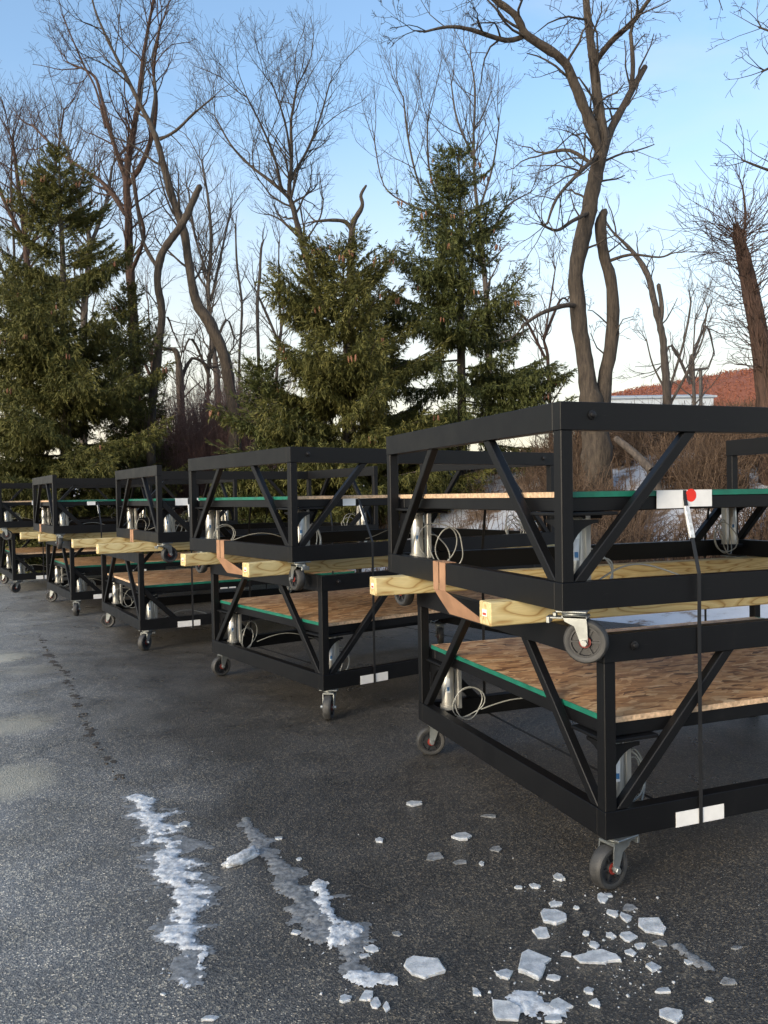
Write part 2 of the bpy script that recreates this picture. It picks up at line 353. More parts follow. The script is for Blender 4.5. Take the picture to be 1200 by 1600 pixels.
def quad_mesh(name, v, q):
    me = bpy.data.meshes.new(name); v = np.asarray(v, float); q = np.asarray(q)
    me.vertices.add(len(v)); me.vertices.foreach_set('co', v.ravel()); k = q.shape[1]
    me.loops.add(q.size); me.loops.foreach_set('vertex_index', q.ravel().astype(np.int32))
    me.polygons.add(len(q)); me.polygons.foreach_set('loop_start', np.arange(0, q.size, k, dtype=np.int32))
    me.update(calc_edges=True); me.validate(); return me

# ------------------------------------------------------------------ ground
EDGE = [(14, -6), (9, 1.5), (5.6, 5.6), (2.6, 8.3), (.6, 10.6), (-3, 15.2), (-8, 23), (-14, 30), (-30, 48)]
def past_edge(x, y):
    best = None
    for (x0, y0), (x1, y1) in zip(EDGE, EDGE[1:]):
        dx, dy = x1-x0, y1-y0; L = math.hypot(dx, dy)
        tt = max(0, min(1, ((x-x0)*dx+(y-y0)*dy)/L/L)); px, py = x0+tt*dx, y0+tt*dy
        d = math.hypot(x-px, y-py); sg = 1 if (dx*(y-y0)-dy*(x-x0)) < 0 else -1
        if best is None or d < abs(best): best = d*sg
    return best
def hnoise(x, y): return .5*math.sin(x*1.3+.7*y)+.3*math.sin(2.1*y-1.1*x+1)+.2*math.sin(3.7*x+2.9*y)
def land(x, y):
    d = past_edge(x, y)
    if d <= 0: return -.06
    tt = max(0, min(1, d/7.0)); s = tt*tt*(3-2*tt)
    return -.06+min(1, d/.4)*.10+2.15*s+.10*min(1, d/2)*hnoise(x, y)
xs = np.concatenate([np.linspace(-400, -40, 13), np.linspace(-38, 30, 137), np.linspace(34, 400, 13)])
ys = np.concatenate([np.linspace(-60, -8, 8), np.linspace(-6, 44, 101), np.linspace(50, 900, 18)])
V = [(x, y, land(x, y)) for y in ys for x in xs]; nx = len(xs)
Q = [(j*nx+i, j*nx+i+1, (j+1)*nx+i+1, (j+1)*nx+i) for j in range(len(ys)-1) for i in range(nx-1)]
gm = quad_mesh('ground', V, Q); gm.polygons.foreach_set('use_smooth', np.ones(len(gm.polygons), bool))
tag(link('ground', gm, 'snowground'), kind='structure')
# asphalt lot, ragged far edge
E2 = []
for (x0, y0), (x1, y1) in zip(EDGE, EDGE[1:]):
    k = max(2, int(math.hypot(x1-x0, y1-y0)/.5))
    for i in range(k):
        tt = i/k; E2.append((x0+(x1-x0)*tt+random.uniform(-.1, .1), y0+(y1-y0)*tt+random.uniform(-.1, .1)))
E2.append(EDGE[-1])
bm = bmesh.new(); vs_ = [bm.verts.new((x, y, 0)) for x, y in E2+[(-60, 48), (-60, -40), (14, -40)]]
f_ = bm.faces.new(vs_); bmesh.ops.triangulate(bm, faces=[f_]); bmesh.ops.recalc_face_normals(bm, faces=bm.faces)
if sum(f.normal.z for f in bm.faces) < 0: bmesh.ops.reverse_faces(bm, faces=bm.faces)
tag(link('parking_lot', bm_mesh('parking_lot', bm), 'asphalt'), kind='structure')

# ------------------------------------------------------------------ carts
W, D, RH, HC, CB = 1.652, 2.321, .0957, .7087, .186      # side length, front length, rail height, frame height, caster height
RT = .05                                                  # rail thickness
DECK = .403                                               # deck top above frame bottom
cache = {}
def cm(key, fn):
    if key not in cache: cache[key] = fn()
    return cache[key]

def caster_meshes():
    d = {}
    d['plate'] = box('caster_plate', -.052, .052, -.057, .057, -.007, -.0005, .0015)
    bm = lathe_bm([(.040, -.020), (.043, -.017), (.043, -.012), (.036, -.007)], 20)
    # yoke top and two cheeks, wheel trails towards +x
    box_bm(-.038, .05, -.036, .036, -.030, -.0195, .002, bm)
    for s in (-1, 1):
        y0, y1 = (s*.031, s*.036) if s > 0 else (-.036, -.031)
        pts = [(-.034, -.021), (.046, -.021), (.050, -.05), (.052, -.116), (.040, -.124), (.028, -.116), (.006, -.055), (-.026, -.04)]
        A = [bm.verts.new((x, y0, z)) for x, z in pts]; B = [bm.verts.new((x, y1, z)) for x, z in pts]
        bm.faces.new(A); bm.faces.new(B[::-1])
        for i in range(len(pts)):
            j = (i+1) % len(pts); bm.faces.new((A[j], A[i], B[i], B[j]))
    bmesh.ops.recalc_face_normals(bm, faces=bm.faces); d['fork'] = bm_mesh('caster_fork', bm, 30)
    RW = .076
    def wheel_l(prof, seg=32):   # axis along y at (.04, 0, -.11)
        bm = bmesh.new(); rings = []
        for r, h in prof:
            rings.append([bm.verts.new((.04+r*math.cos(2*math.pi*k/seg), h, -.110+r*math.sin(2*math.pi*k/seg))) for k in range(seg)])
        for A, B in zip(rings, rings[1:]):
            for k in range(seg): bm.faces.new((A[k], A[(k+1) % seg], B[(k+1) % seg], B[k]))
        return bm, rings
    bm, rg = wheel_l([(.054, -.0225), (.060, -.025), (.069, -.0245), (.074, -.019), (RW, -.010), (RW, .010), (.074, .019), (.069, .0245), (.060, .025), (.054, .0225), (.054, -.0225)])
    bmesh.ops.remove_doubles(bm, verts=bm.verts, dist=1e-5); bmesh.ops.recalc_face_normals(bm, faces=bm.faces); d['tyre'] = bm_mesh('caster_tyre', bm, 40)
    bm, rg = wheel_l([(.0545, -.021), (.048, -.021), (.046, -.012), (.024, -.012), (.022, -.022), (.022, .022), (.024, .012), (.046, .012), (.048, .021), (.0545, .021)], 24)
    for k in range(6):           # spokes
        a = k*math.pi/3
        for s in (-1, 1):
            b2 = box_bm(.02, .048, -.0035, .0035, 0, .008, 0, None)
            rot = Matrix.Translation((.04, s*.012, -.110)) @ Matrix.Rotation(a, 4, 'Y') @ Matrix.Rotation(-s*math.pi/2, 4, 'X')
            me = bpy.data.meshes.new('tmp'); b2.to_mesh(me); b2.free(); me.transform(rot); bm.from_mesh(me); bpy.data.meshes.remove(me)
    bmesh.ops.recalc_face_normals(bm, faces=bm.faces); d['hub'] = bm_mesh('caster_hub', bm, 30)
    bm, rg = wheel_l([(.010, -.0235), (.0205, -.0235), (.0205, .0235), (.010, .0235)], 16); bmesh.ops.recalc_face_normals(bm, faces=bm.faces); d['bearing'] = bm_mesh('caster_bearing', bm, 30)
    bm, rg = wheel_l([(.002, -.049), (.011, -.049), (.012, -.046), (.012, -.0365), (.007, -.0364), (.007, .0364), (.012, .0365), (.012, .046), (.011, .049), (.002, .049)], 6)
    bm.faces.new(rg[0]); bm.faces.new(rg[-1]); bmesh.ops.recalc_face_normals(bm, faces=bm.faces); d['axle'] = bm_mesh('caster_axle', bm)
    bm = box_bm(-.085, -.036, -.022, .022, -.034, -.028, .0015)
    box_bm(-.092, -.08, -.026, .026, -.050, -.027, .0015, bm)
    lathe_bm([(.006, -.028), (.009, -.026), (.009, -.016), (.004, -.013)], 6, 'z', bm, (-.066, .0, 0))
    bmesh.ops.recalc_face_normals(bm, faces=bm.faces); d['pedal'] = bm_mesh('caster_pedal', bm)
    return d
CM = caster_meshes()
def add_caster(root, x, y, yaw):
    c = link('caster', CM['plate'], 'zinc', root, (x, y, CB), (0, 0, yaw))
    link('fork', CM['fork'], 'zinc', c); link('tyre', CM['tyre'], 'rubber', c); link('hub', CM['hub'], 'hub', c)
    link('bearing', CM['bearing'], 'bearing_red', c); link('axle_bolt', CM['axle'], 'zinc', c); link('brake_pedal', CM['pedal'], 'zinc', c)

def hose_mesh(seed):
    rs = random.Random(seed); T = Tubes()
    for k in range(2+seed % 2):
        r = rs.uniform(.06, .095); tilt = rs.uniform(-.35, .35); yaw = rs.uniform(-.5, .5); ox = rs.uniform(-.02, .05); sq = rs.uniform(1.0, 1.3)
        pts = []
        for i in range(29):
            a = -math.pi*.55+i/28*math.pi*rs.uniform(2.08, 2.12)
            rq = r*(1+.10*math.sin(2*a+seed+k)+.06*math.sin(3*a+2*k)); x, z = rq*math.cos(a), rq*sq*math.sin(a)
            p = Matrix.Rotation(yaw, 3, 'Z') @ Matrix.Rotation(tilt, 3, 'X') @ Vector((x, .004*i/28, z))
            pts.append((p.x+ox, p.y+.012*k, p.z+r*sq+.01))
        T.tube(pts, [.0036]*len(pts), 6)
    # the tail that runs off along the rail
    if seed % 2: return T.mesh('air_hose')
    x0 = rs.uniform(.05, .09); pts = []
    for i in range(16):
        q = i/15; pts.append((x0+q*.55, .02+.07*math.sin(q*2.6), .05+.05*math.sin(q*math.pi*1.3)))
    T.tube(pts, [.0036]*16, 6)
    return T.mesh('air_hose')

def make_cart(loc, th, open_side, green, label, group, seed, yaws):
    """local x runs along the front, y to the back, origin under the near-left corner"""
    root = tag(empty('platform_cart', loc, th), label, 'cart', group); rs = random.Random(seed)
    z0, z1 = CB, CB+HC; e = .0006
    # rails of the base, all four sides
    fr = cm('rail_front', lambda: box('rail_front', 0, D, 0, RT, -RH/2, RH/2, .0014))
    sd = cm('rail_side', lambda: box('rail_side', 0, RT, RT+e, W-RT-e, -RH/2, RH/2, .0014))
    sdl = cm('rail_side_full', lambda: box('rail_side_full', 0, RT, 0, W, -RH/2, RH/2, .0014))
    frs = cm('rail_front_short', lambda: box('rail_front_short', RT+e, D-RT-e, 0, RT, -RH/2, RH/2, .0014))
    zb, zt = z0+RH/2, z1-RH/2
    link('base_rail', fr, 'black', root, (0, 0, zb)); link('base_rail', fr, 'black', root, (0, W-RT, zb))
    link('base_rail', sd, 'black', root, (0, 0, zb)); link('base_rail', sd, 'black', root, (D-RT, 0, zb))
    # rails of the top: one long side is left open
    if open_side == 'back':
        sdo = cm('rail_side_ob', lambda: box('rail_side_ob', 0, RT, RT+e, W, -RH/2, RH/2, .0014))
        tf = link('top_rail', fr, 'black', root, (0, 0, zt)); yb = 0
        link('top_rail', sdo, 'black', root, (0, 0, zt)); link('top_rail', sdo, 'black', root, (D-RT, 0, zt))
    else:
        sdo = cm('rail_side_of', lambda: box('rail_side_of', 0, RT, 0, W-RT-e, -RH/2, RH/2, .0014))
        tf = link('top_rail', fr, 'black', root, (0, W-RT, zt)); yb = 0
        link('top_rail', sdo, 'black', root, (0, 0, zt)); link('top_rail', sdo, 'black', root, (D-RT, 0, zt))
    bolt = cm('bolt', lambda: lathe('bolt', [(.004, -.0145), (.009, -.013), (.011, -.009), (.011, -.006), (.016, -.005), (.016, 0)], 12))
    for bx in (.125, D-.125):
        yy = 0 if open_side == 'back' else W
        link('bolt', bolt, 'bolt', tf, (bx, 0 if open_side == 'back' else RT, .004), (-math.pi/2, 0, 0) if open_side != 'back' else (-math.pi/2, math.pi, 0) if False else (-math.pi/2, 0, 0))
    # posts
    ps = cm('post', lambda: box('post', 0, .047, 0, .047, 0, HC-2*RH, .0025))
    for px in (.0015, D-.0485):
        for py in (.0015, W-.0485): link('post', ps, 'black', root, (px, py, z0+RH))
    # 45 degree braces, two on every side
    HB = HC-2*RH; run = .475; wd = .05
    def brace(axis):
        return prism('brace_'+axis, [(0, 0), (wd, 0), (wd+run, HB), (run, HB)], {'x': 'y', 'y': 'x'}[axis], -.018, .018, .003)
    def brace_m(axis):
        return prism('brace_m'+axis, [(0, 0), (-wd, 0), (-wd-run, HB), (-run, HB)], {'x': 'y', 'y': 'x'}[axis], -.018, .018, .003)
    ax_, axm, ay, aym = cm('bx', lambda: brace('x')), cm('bxm', lambda: brace_m('x')), cm('by', lambda: brace('y')), cm('bym', lambda: brace_m('y'))
    zz = z0+RH
    for yy, has in ((RT/2, open_side == 'back'), (W-RT/2, open_side != 'back')):
        if has:
            link('brace', ax_, 'black', root, (.051, yy, zz)); link('brace', axm, 'black', root, (D-.051, yy, zz))
        else:
            kn = cm('kn', lambda: prism('knee', [(0, .30), (0, .235), (.235, 0), (.30, 0)], 'y', -.018, .018, .003)); knm = cm('knm', lambda: prism('knee_m', [(0, .30), (0, .235), (-.235, 0), (-.30, 0)], 'y', -.018, .018, .003))
            link('knee_brace', kn, 'black', root, (.0492, yy, zz)); link('knee_brace', knm, 'black', root, (D-.0492, yy, zz))
    for xx in (RT/2, D-RT/2):
        link('brace', ay, 'black', root, (xx, .051, zz)); link('brace', aym, 'black', root, (xx, W-.051, zz))
    # deck: board, edge bands, steel frame and bearers below
    d0, d1, b0, b1 = .058, D-.058, .058, W-.058; zd = z0+DECK
    dk = link('deck_board', cm('deck', lambda: box('deck', d0, d1, b0, b1, -.018, 0, .0015)), 'osb', root, (0, 0, zd))
    ef = cm('edge_f', lambda: box('edge_f', d0, d1, -.003, 0, -.0185, .0012, 0)); es = cm('edge_s', lambda: box('edge_s', -.003, 0, b0, b1, -.0185, .0012, 0))
    efg = cm('edge_fg', lambda: ef.copy()); esg = cm('edge_sg', lambda: es.copy())
    link('edge_band', efg if 'f' in green else ef, 'green' if 'f' in green else 'raw_edge', dk, (0, b0-.0004, 0))
    link('edge_band', efg if 'b' in green else ef, 'green' if 'b' in green else 'raw_edge', dk, (0, b1+.0034, 0))
    link('edge_band', esg if 'l' in green else es, 'green' if 'l' in green else 'raw_edge', dk, (d0-.0004, 0, 0))
    link('edge_band', esg if 'r' in green else es, 'green' if 'r' in green else 'raw_edge', dk, (d1+.0034, 0, 0))
    fx = cm('frame_x', lambda: box('frame_x', d0, d1, 0, .04, -.05, 0, .003)); fy = cm('frame_y', lambda: box('frame_y', 0, .04, b0+.041, b1-.041, -.05, 0, .003))
    zf = zd-.0186
    df = link('deck_frame', fx, 'black', root, (0, b0, zf)); link('deck_frame', fx, 'black', root, (0, b1-.04, zf))
    link('deck_frame', fy, 'black', root, (d0, 0, zf)); link('deck_frame', fy, 'black', root, (d1-.04, 0, zf))
    for k in (1, 2, 3): link('deck_bearer', fy, 'black', root, (d0+(d1-d0)*k/4, 0, zf-.001))
    # corner lifts: plates, curved gussets, cylinder with its foot, hose
    def lift_bracket():
        bm = box_bm(-.022, .20, -.022, .20, -.012, 0, .002)
        box_bm(.055, .19, .055, .19, -.026, -.014, .002, bm)
        return bm_mesh('lift_bracket', bm)
    def gusset(axis):
        pts = [(.0, 0), (.135, 0), (.135, -.012)]
        for i in range(9):
            a = i/8*math.pi/2; pts.append((.135-.12*math.sin(a), -.012-.13*(1-math.cos(a))))
        pts += [(.012, -.235), (0, -.235)]
        return prism('gusset_'+axis, pts, {'x': 'y', 'y': 'x'}[axis], 0, .008, 0)
    br = cm('lift_bracket', lift_bracket); gx = cm('gusset_x', lambda: gusset('x')); gy = cm('gusset_y', lambda: gusset('y'))
    cy = cm('cylinder', lambda: lathe('cylinder', [(.008, 0), (.040, 0), (.040, .022), (.032, .024), (.032, .235), (.027, .243), (.018, .246), (.018, .285), (.008, .285)], 28))
    ft = cm('cyl_foot', lambda: box('cyl_foot', -.05, .05, -.05, .05, -.02, .0, .003))
    sid = cm('cyl_rail', lambda: box('cyl_rail', -.012, .012, -.02, .02, 0, .30, .003))
    lb = cm('cyl_label', lambda: prism('cyl_label', [(.0325*math.cos(a), .0325*math.sin(a)) for a in [-.3+.1*i for i in range(7)]]+[(.031*math.cos(.3-.1*i), .031*math.sin(.3-.1*i)) for i in range(7)], 'z', .09, .165))
    lb2 = cm('cyl_label_print', lambda: prism('cyl_label_print', [(.033*math.cos(a), .033*math.sin(a)) for a in [-.2+.1*i for i in range(5)]]+[(.0322*math.cos(.2-.1*i), .0322*math.sin(.2-.1*i)) for i in range(5)], 'z', .10, .12))
    zp = zf-.0515; zc = z0+RH+.002
    for ix in (0, 1):
        for iy in (0, 1):
            sx, sy = 1-2*ix, 1-2*iy; ox, oy = (0, D)[ix], (0, W)[iy]
            h = link('lift_bracket', br, 'black', root, (ox+sx*.05, oy+sy*.05, zp)); h.scale = (sx, sy, 1)
            q = link('gusset', gx, 'black', h, (.0, .002, -.0265)); q = link('gusset', gy, 'black', h, (.002, .0, -.0265))
            cxx, cyy = ox+sx*.122, oy+sy*.112
            k = link('lift_cylinder', cy, 'alu', root, (cxx, cyy, zc-.025))
            link('cylinder_foot', ft, 'black', k, (0, 0, -.0005)); link('guide_bar', sid, 'alu', k, (sx*.056, sy*.012, .0))
            link('cylinder_label', lb, 'label', k, (0, 0, 0), (0, 0, -1.9)); link('label_print', lb2, 'blueprint', k, (0, 0, 0), (0, 0, -1.9))
            hk = (seed*3+ix*2+iy) % 9; hm = cm('hose%d' % hk, lambda: hose_mesh(11+hk))
            ho = link('air_hose', hm, 'hose', root, (cxx+sx*.10, cyy+sy*.06, z0+.02)); ho.scale = (sx, sy, 1)
    for (x, y), yw in zip(((.075, .045), (.09, W-.05), (D-.09, .098), (D-.09, W-.098)), yaws): add_caster(root, x, y, yw)
    return root

# foot of the hoses stands on the base rails, see make_cart
SHIFT = HC+.089
stacks = [   # lower near corner, heading, upper near corner, heading
    dict(l=(.7449, 2.7597, .3571), u=(.5966, 2.7204, .3588), op='back', gl='lr', gu='fb', tim=[(-.261, .327), (-.33, 1.379)], nm='nearest stack'),
    dict(l=(-.3915, 4.9603, .6278), u=(-.5677, 4.946, .6123), op='back', gl='lr', gu='lr', tim=[(-.366, .25), (-.333, 1.33)], nm='second nearest stack'),
    dict(l=(-2.2386, 7.3487, .5351), u=(-2.052, 7.3281, .5374), op='front', gl='fb', gu='fblr', tim=[(-.324, .135), (-.342, 1.296)], nm='third nearest stack'),
    dict(l=(-3.7568, 9.655, .5591), u=(-3.9475, 9.6568, .5433), op='front', gl='fl', gu='fb', tim=[(-.30, .24), (-.39, 1.06)], nm='fourth nearest stack'),
    dict(l=(-5.62, 12.2, .55), u=(-5.80, 12.18, .55), op='front', gl='l', gu='r', tim=[(-.28, .25), (-.34, 1.2)], nm='farthest stack'),
]
tim_me = box('timber', 0, 2.75, 0, .089, 0, .0885, .004)
tag_me = box('end_tag', -.0012, 0, .028, .062, .034, .06, 0); tag2_me = box('end_tag_print', -.0016, -.0013, .032, .058, .038, .047, 0)
SW = .405
def strap_mesh(pts, wx, width=.016, th=.0016):
    """ribbon following (y,z) points in the plane x = wx"""
    bm = bmesh.new(); k = len(pts); rows = []
    for i, (y, z) in enumerate(pts):
        a = Vector(pts[max(0, i-1)]); c = Vector(pts[min(k-1, i+1)]); d = (c-a).normalized(); n = Vector((-d.y, d.x))*th
        rows.append([bm.verts.new((wx+sx*width/2, y+s*n.x, z+s*n.y)) for sx, s in ((-1, 0), (1, 0), (1, 1), (-1, 1))])
    for A, B in zip(rows, rows[1:]):
        for i in range(4): bm.faces.new((A[i], A[(i+1) % 4], B[(i+1) % 4], B[i]))
    bmesh.ops.recalc_face_normals(bm, faces=bm.faces); return bm_mesh('strap', bm)
for si, S in enumerate(stacks):
    lx, ly, lt = S['l']; ux, uy, ut = S['u']
    if si == 0: yl = [3.35, 2.9, .4, 1.2]; yu = [-.77, 1.7, 3.1, 3.3]
    else:
        yl = [random.uniform(3.2, 4.4), random.uniform(2.2, 4.2), random.uniform(0, 6), random.uniform(0, 6)]
        yu = [random.choice((-.3, 1.5)) if si != 2 else .2, 1.6, 3.1, 3.2]
    desc = {'lr': 'green painted side edges', 'fb': 'a green painted front edge', 'fblr': 'green painted edges', 'fl': 'green front and side', 'l': 'a green painted side edge', 'r': 'a raw board front edge'}
    make_cart((lx, ly, 0), lt, S['op'], S['gl'], 'lower black steel cart in the %s, deck with %s' % (S['nm'], desc[S['gl']]), 'stacked black platform carts', si*2, yl)
    make_cart((ux, uy, SHIFT+.0005), ut, S['op'], S['gu'], 'upper black steel cart in the %s, deck with %s' % (S['nm'], desc[S['gu']]), 'stacked black platform carts', si*2+1, yu)
    cw_, sw_ = math.cos(lt), math.sin(lt)
    def loc(a, b_, z): return (lx+a*cw_-b_*sw_, ly+a*sw_+b_*cw_, z)
    for k, (a, b_) in enumerate(S['tim']):
        o = link('timber', tim_me, 'pine', None, loc(a, b_, CB+HC+.0002), (0, 0, lt+random.uniform(-.006, .006)))
        tag(o, '%s yellow timber jutting out between the carts of the %s' % (('front', 'rear')[k], S['nm']), 'timber', 'timbers between stacked carts')
        g = link('end_tag', tag_me, 'white_card', o); link('tag_print', tag2_me, 'tag_red', o)
    # strapping: front drop, over the upper deck, back drop, under the lower frame
    uo = ((ux-lx)*cw_+(uy-ly)*sw_, -(ux-lx)*sw_+(uy-ly)*cw_)      # upper corner seen from the lower one
    zu = SHIFT+CB; zdk = zu+DECK
    for k, wx in enumerate((SW+(0, -.02, .05, -.04, .03)[si], D-SW+(.03, -.05, 0, .06, -.02)[si])):
        yf, yk = min(0, uo[1])-.004, max(W, W+uo[1])+.004
        fdk, bdk = uo[1]+.058-.008, uo[1]+W-.058+.008
        front = [(fdk+.3, zdk+.004), (fdk+.02, zdk+.004), (fdk, zdk+.001), (fdk-.002, zdk-.03), (yf-.002, zu+RH+.01), (yf-.002, zu), (yf-.001, CB+HC), (yf-.002, CB+.01), (yf-.001, CB-.004), (.05, CB-.006)]
        back = [(yk-.05, CB-.006), (yk+.001, CB-.004), (yk+.001, CB+HC), (yk+.001, zu+RH), (bdk, zdk), (bdk-.02, zdk+.004), (fdk+.3, zdk+.004)]
        under = [(.05, CB-.006), (yk-.05, CB-.006)]
        so = link('cargo_strap', strap_mesh(front+under[1:]+back[1:], wx), 'strap', None, (lx, ly, 0), (0, 0, lt))
        tag(so, 'black strap looped around the %s, %s' % (S['nm'], ('near its left corner', 'toward its right end')[k]), 'strap', 'straps around the stacks')
        if k == 0:
            za, zb_ = zdk-.17, zdk-.07
            ya = fdk-.002+(yf-.002-fdk+.002)*(.14-.03)/(DECK-RH-.04)
            bk = link('buckle', box('buckle', wx-.011, wx+.011, -.006, .004, -.06, .06, .002), 'buckle', so, (0, fdk-.014, zdk-.115)); bk.rotation_euler = (.0, 0, 0)
            bk.rotation_euler = (-math.atan2(fdk-yf, DECK-RH-.04), 0, 0); bk.location = (0, fdk+(yf-fdk)*.25-.004, zdk-.115)
        # folded white card protectors: one on the upper deck edge, one on the lower base rail
        bm = box_bm(-.125, -.004, -.0017, 0, -.062, .002, 0); box_bm(.004, .125, -.0017, 0, -.058, .002, 0, bm)
        box_bm(-.125, .125, -.0017, .06, .0022, .0042, 0, bm)
        pm = bm_mesh('edge_protector', bm)
        po = link('edge_protector', pm, 'white_card', None, loc(wx, uo[1]+.058-.0062, zdk+.0005-.0025), (0, 0, lt))
        tag(po, 'white card under the strap on the upper deck of the %s, %s' % (S['nm'], ('left one', 'right one')[k]), 'edge protector', 'white edge protectors')
        if si == 0 and k == 0:
            rd = lathe('red_dot', [(.002, 0), (.024, 0), (.024, .0008), (.002, .0008)], 20); link('red_dot', rd, 'red', po, (.028, -.0019, -.016), (math.pi/2, 0, 0))
        bm = box_bm(-.108, -.011, -.0017, 0, -.052, .0, 0); box_bm(.011, .108, -.0017, 0, -.052, .0, 0, bm); box_bm(-.011, .011, -.0013, 0, -.052, 0, 0, bm); box_bm(-.108, .108, -.0017, .05, -.054, -.0522, 0, bm)
        lo = link('edge_protector', bm_mesh('base_protector', bm), 'white_card', None, loc(wx, -.0006, CB+.053), (0, 0, lt))
        tag(lo, 'white card under the strap on the base rail of the %s, %s' % (S['nm'], ('left one', 'right one')[k]), 'edge protector', 'white edge protectors')
    # folded cardboard on the left base rail of the upper cart
    if si in (0, 1, 2, 3):
        cr_ = tag(empty('cardboard_wrap', (ux, uy, SHIFT+CB), ut), 'folded brown cardboard on the upper left base rail of the %s' % S['nm'], 'cardboard', 'cardboard wraps on rails')
        c0 = (.93, 1.0, .9, .95)[si]
        for k, (ya, yb2) in enumerate(((c0, c0+.062), (c0+.074, c0+.13))):
            bm = box_bm(-.0035, -.0008, ya, yb2, -.03, RH+.002, 0); box_bm(-.0035, RT+.002, ya, yb2, RH+.0006, RH+.003, 0, bm)
            link('flap', bm_mesh('flap', bm), 'cardboard', cr_)
        # flap hanging down and inward below the rail, skewed towards the near timber
        bm = bmesh.new(); sk = -.38
        P_ = [(-.006, c0-.01, -.028), (-.006, c0+.125, -.028), (.03, c0+.03, -.135), (.03, c0+sk+.02, -.135)]
        A = [bm.verts.new(p) for p in P_]; B = [bm.verts.new((p[0]+.003, p[1], p[2])) for p in P_]
        bm.faces.new(A[::-1]); bm.faces.new(B)
        for i in range(4): j = (i+1) % 4; bm.faces.new((A[i], A[j], B[j], B[i]))
        bmesh.ops.recalc_face_normals(bm, faces=bm.faces)
        if si == 0 or si == 1: link('hanging_flap', bm_mesh('hanging_flap', bm), 'cardboard', cr_)

# ------------------------------------------------------------------ ice and snow on the asphalt
def ice_mesh(w_, d_, h_, seed):
    rs = random.Random(seed); k = rs.randint(5, 8); bm = bmesh.new(); out = []
    ph = rs.uniform(0, 6)
    for i in range(k):
        a = ph+2*math.pi*i/k+rs.uniform(-.35, .35); r = rs.uniform(.62, 1.12)
        out.append((w_/2*r*math.cos(a), d_/2*r*math.sin(a)))
        if rs.random() < .5:      # a chipped corner
            out.append((w_/2*r*.86*math.cos(a+.25), d_/2*r*.86*math.sin(a+.25)))
    k = len(out); tx, ty = rs.uniform(-.25, .25), rs.uniform(-.25, .25)
    def hz(x, y): return h_*(.8+tx*x/w_*2+ty*y/d_*2)
    lo = [bm.verts.new((x*.97, y*.97, 0)) for x, y in out]; mid = [bm.verts.new((x, y, hz(x, y)*rs.uniform(.7, .95))) for x, y in out]
    up = [bm.verts.new((x*.93, y*.93, hz(x, y)*rs.uniform(.97, 1.03))) for x, y in out]
    for A, B in ((lo, mid), (mid, up)):
        for i in range(k): bm.faces.new((A[i], A[(i+1) % k], B[(i+1) % k], B[i]))
    cc = bm.verts.new((w_*rs.uniform(-.1, .1), d_*rs.uniform(-.1, .1), h_*rs.uniform(.78, .92)))
    for i in range(k): bm.faces.new((up[i], up[(i+1) % k], cc))
    bm.faces.new(lo[::-1])
    return bm_mesh('ice', bm)
right = [(92,113,45,18),(242,218,55,28),(155,280,50,28),(236,296,36,16),(305,302,16,14),(110,627,120,60),(378,648,50,30),(465,610,95,95),(375,760,85,70),(528,465,80,54),(533,428,40,18),(495,520,45,46),(548,345,30,28),(472,372,40,18),(422,376,22,10),(715,458,30,24),(755,470,34,28),(838,500,75,55),(758,532,50,30),(675,595,120,45),(840,625,45,30),(570,586,35,14),(530,660,35,18),(870,700,50,22),(660,740,30,28),(900,775,65,50),(1018,728,28,18),(950,610,30,14),(550,748,60,40),(525,788,50,30),(287,705,22,28),(680,410,30,30),(600,440,16,12),(708,527,24,22),(770,580,30,20),(865,550,35,25),(1075,670,45,25),(655,555,30,25),(800,560,35,20),(8,750,20,30),(40,522,28,18),(350,255,35,20),(330,152,40,12),(1100,565,40,12),(765,440,40,25),(640,700,30,22),(700,400,22,14),(630,520,22,14)]
left = [(575,378,35,16),(1185,428,30,22),(1148,918,40,35),(1172,940,28,36),(1160,770,36,24),(925,717,28,14),(870,422,20,10),(935,487,16,8),(1080,925,30,30),(1135,790,30,14),(655,985,50,20),(510,910,16,8)]
special = {(110,627): 'large flat ice slab lying alone left of the scattered ice', (465,610): 'big split block of white ice in front of the nearest caster', (838,500): 'angular thick white ice plate, rightmost large piece below the caster', (675,595): 'wide bow-shaped ice plate among the scattered ice', (375,760): 'large ice block at the bottom edge left of the crushed ice', (900,775): 'pale ice block at the bottom edge right of the crushed ice', (92,113): 'small oblong white ice lump beside the nearest cart base', (528,465): 'jagged white ice piece at the top left of the scattered ice', (242,218): 'thin clear ice flake left of the nearest caster'}
dull = {(155,280), (236,296), (350,255), (330,152), (1100,565), (1075,670), (40,522), (765,440), (865,550)}
items = [(600+x/2, 1200+y/2, a/2, b_/2, (x, y)) for x, y, a, b_ in right]+[(x/2, 1100+y/2, a/2, b_/2, None) for x, y, a, b_ in left]
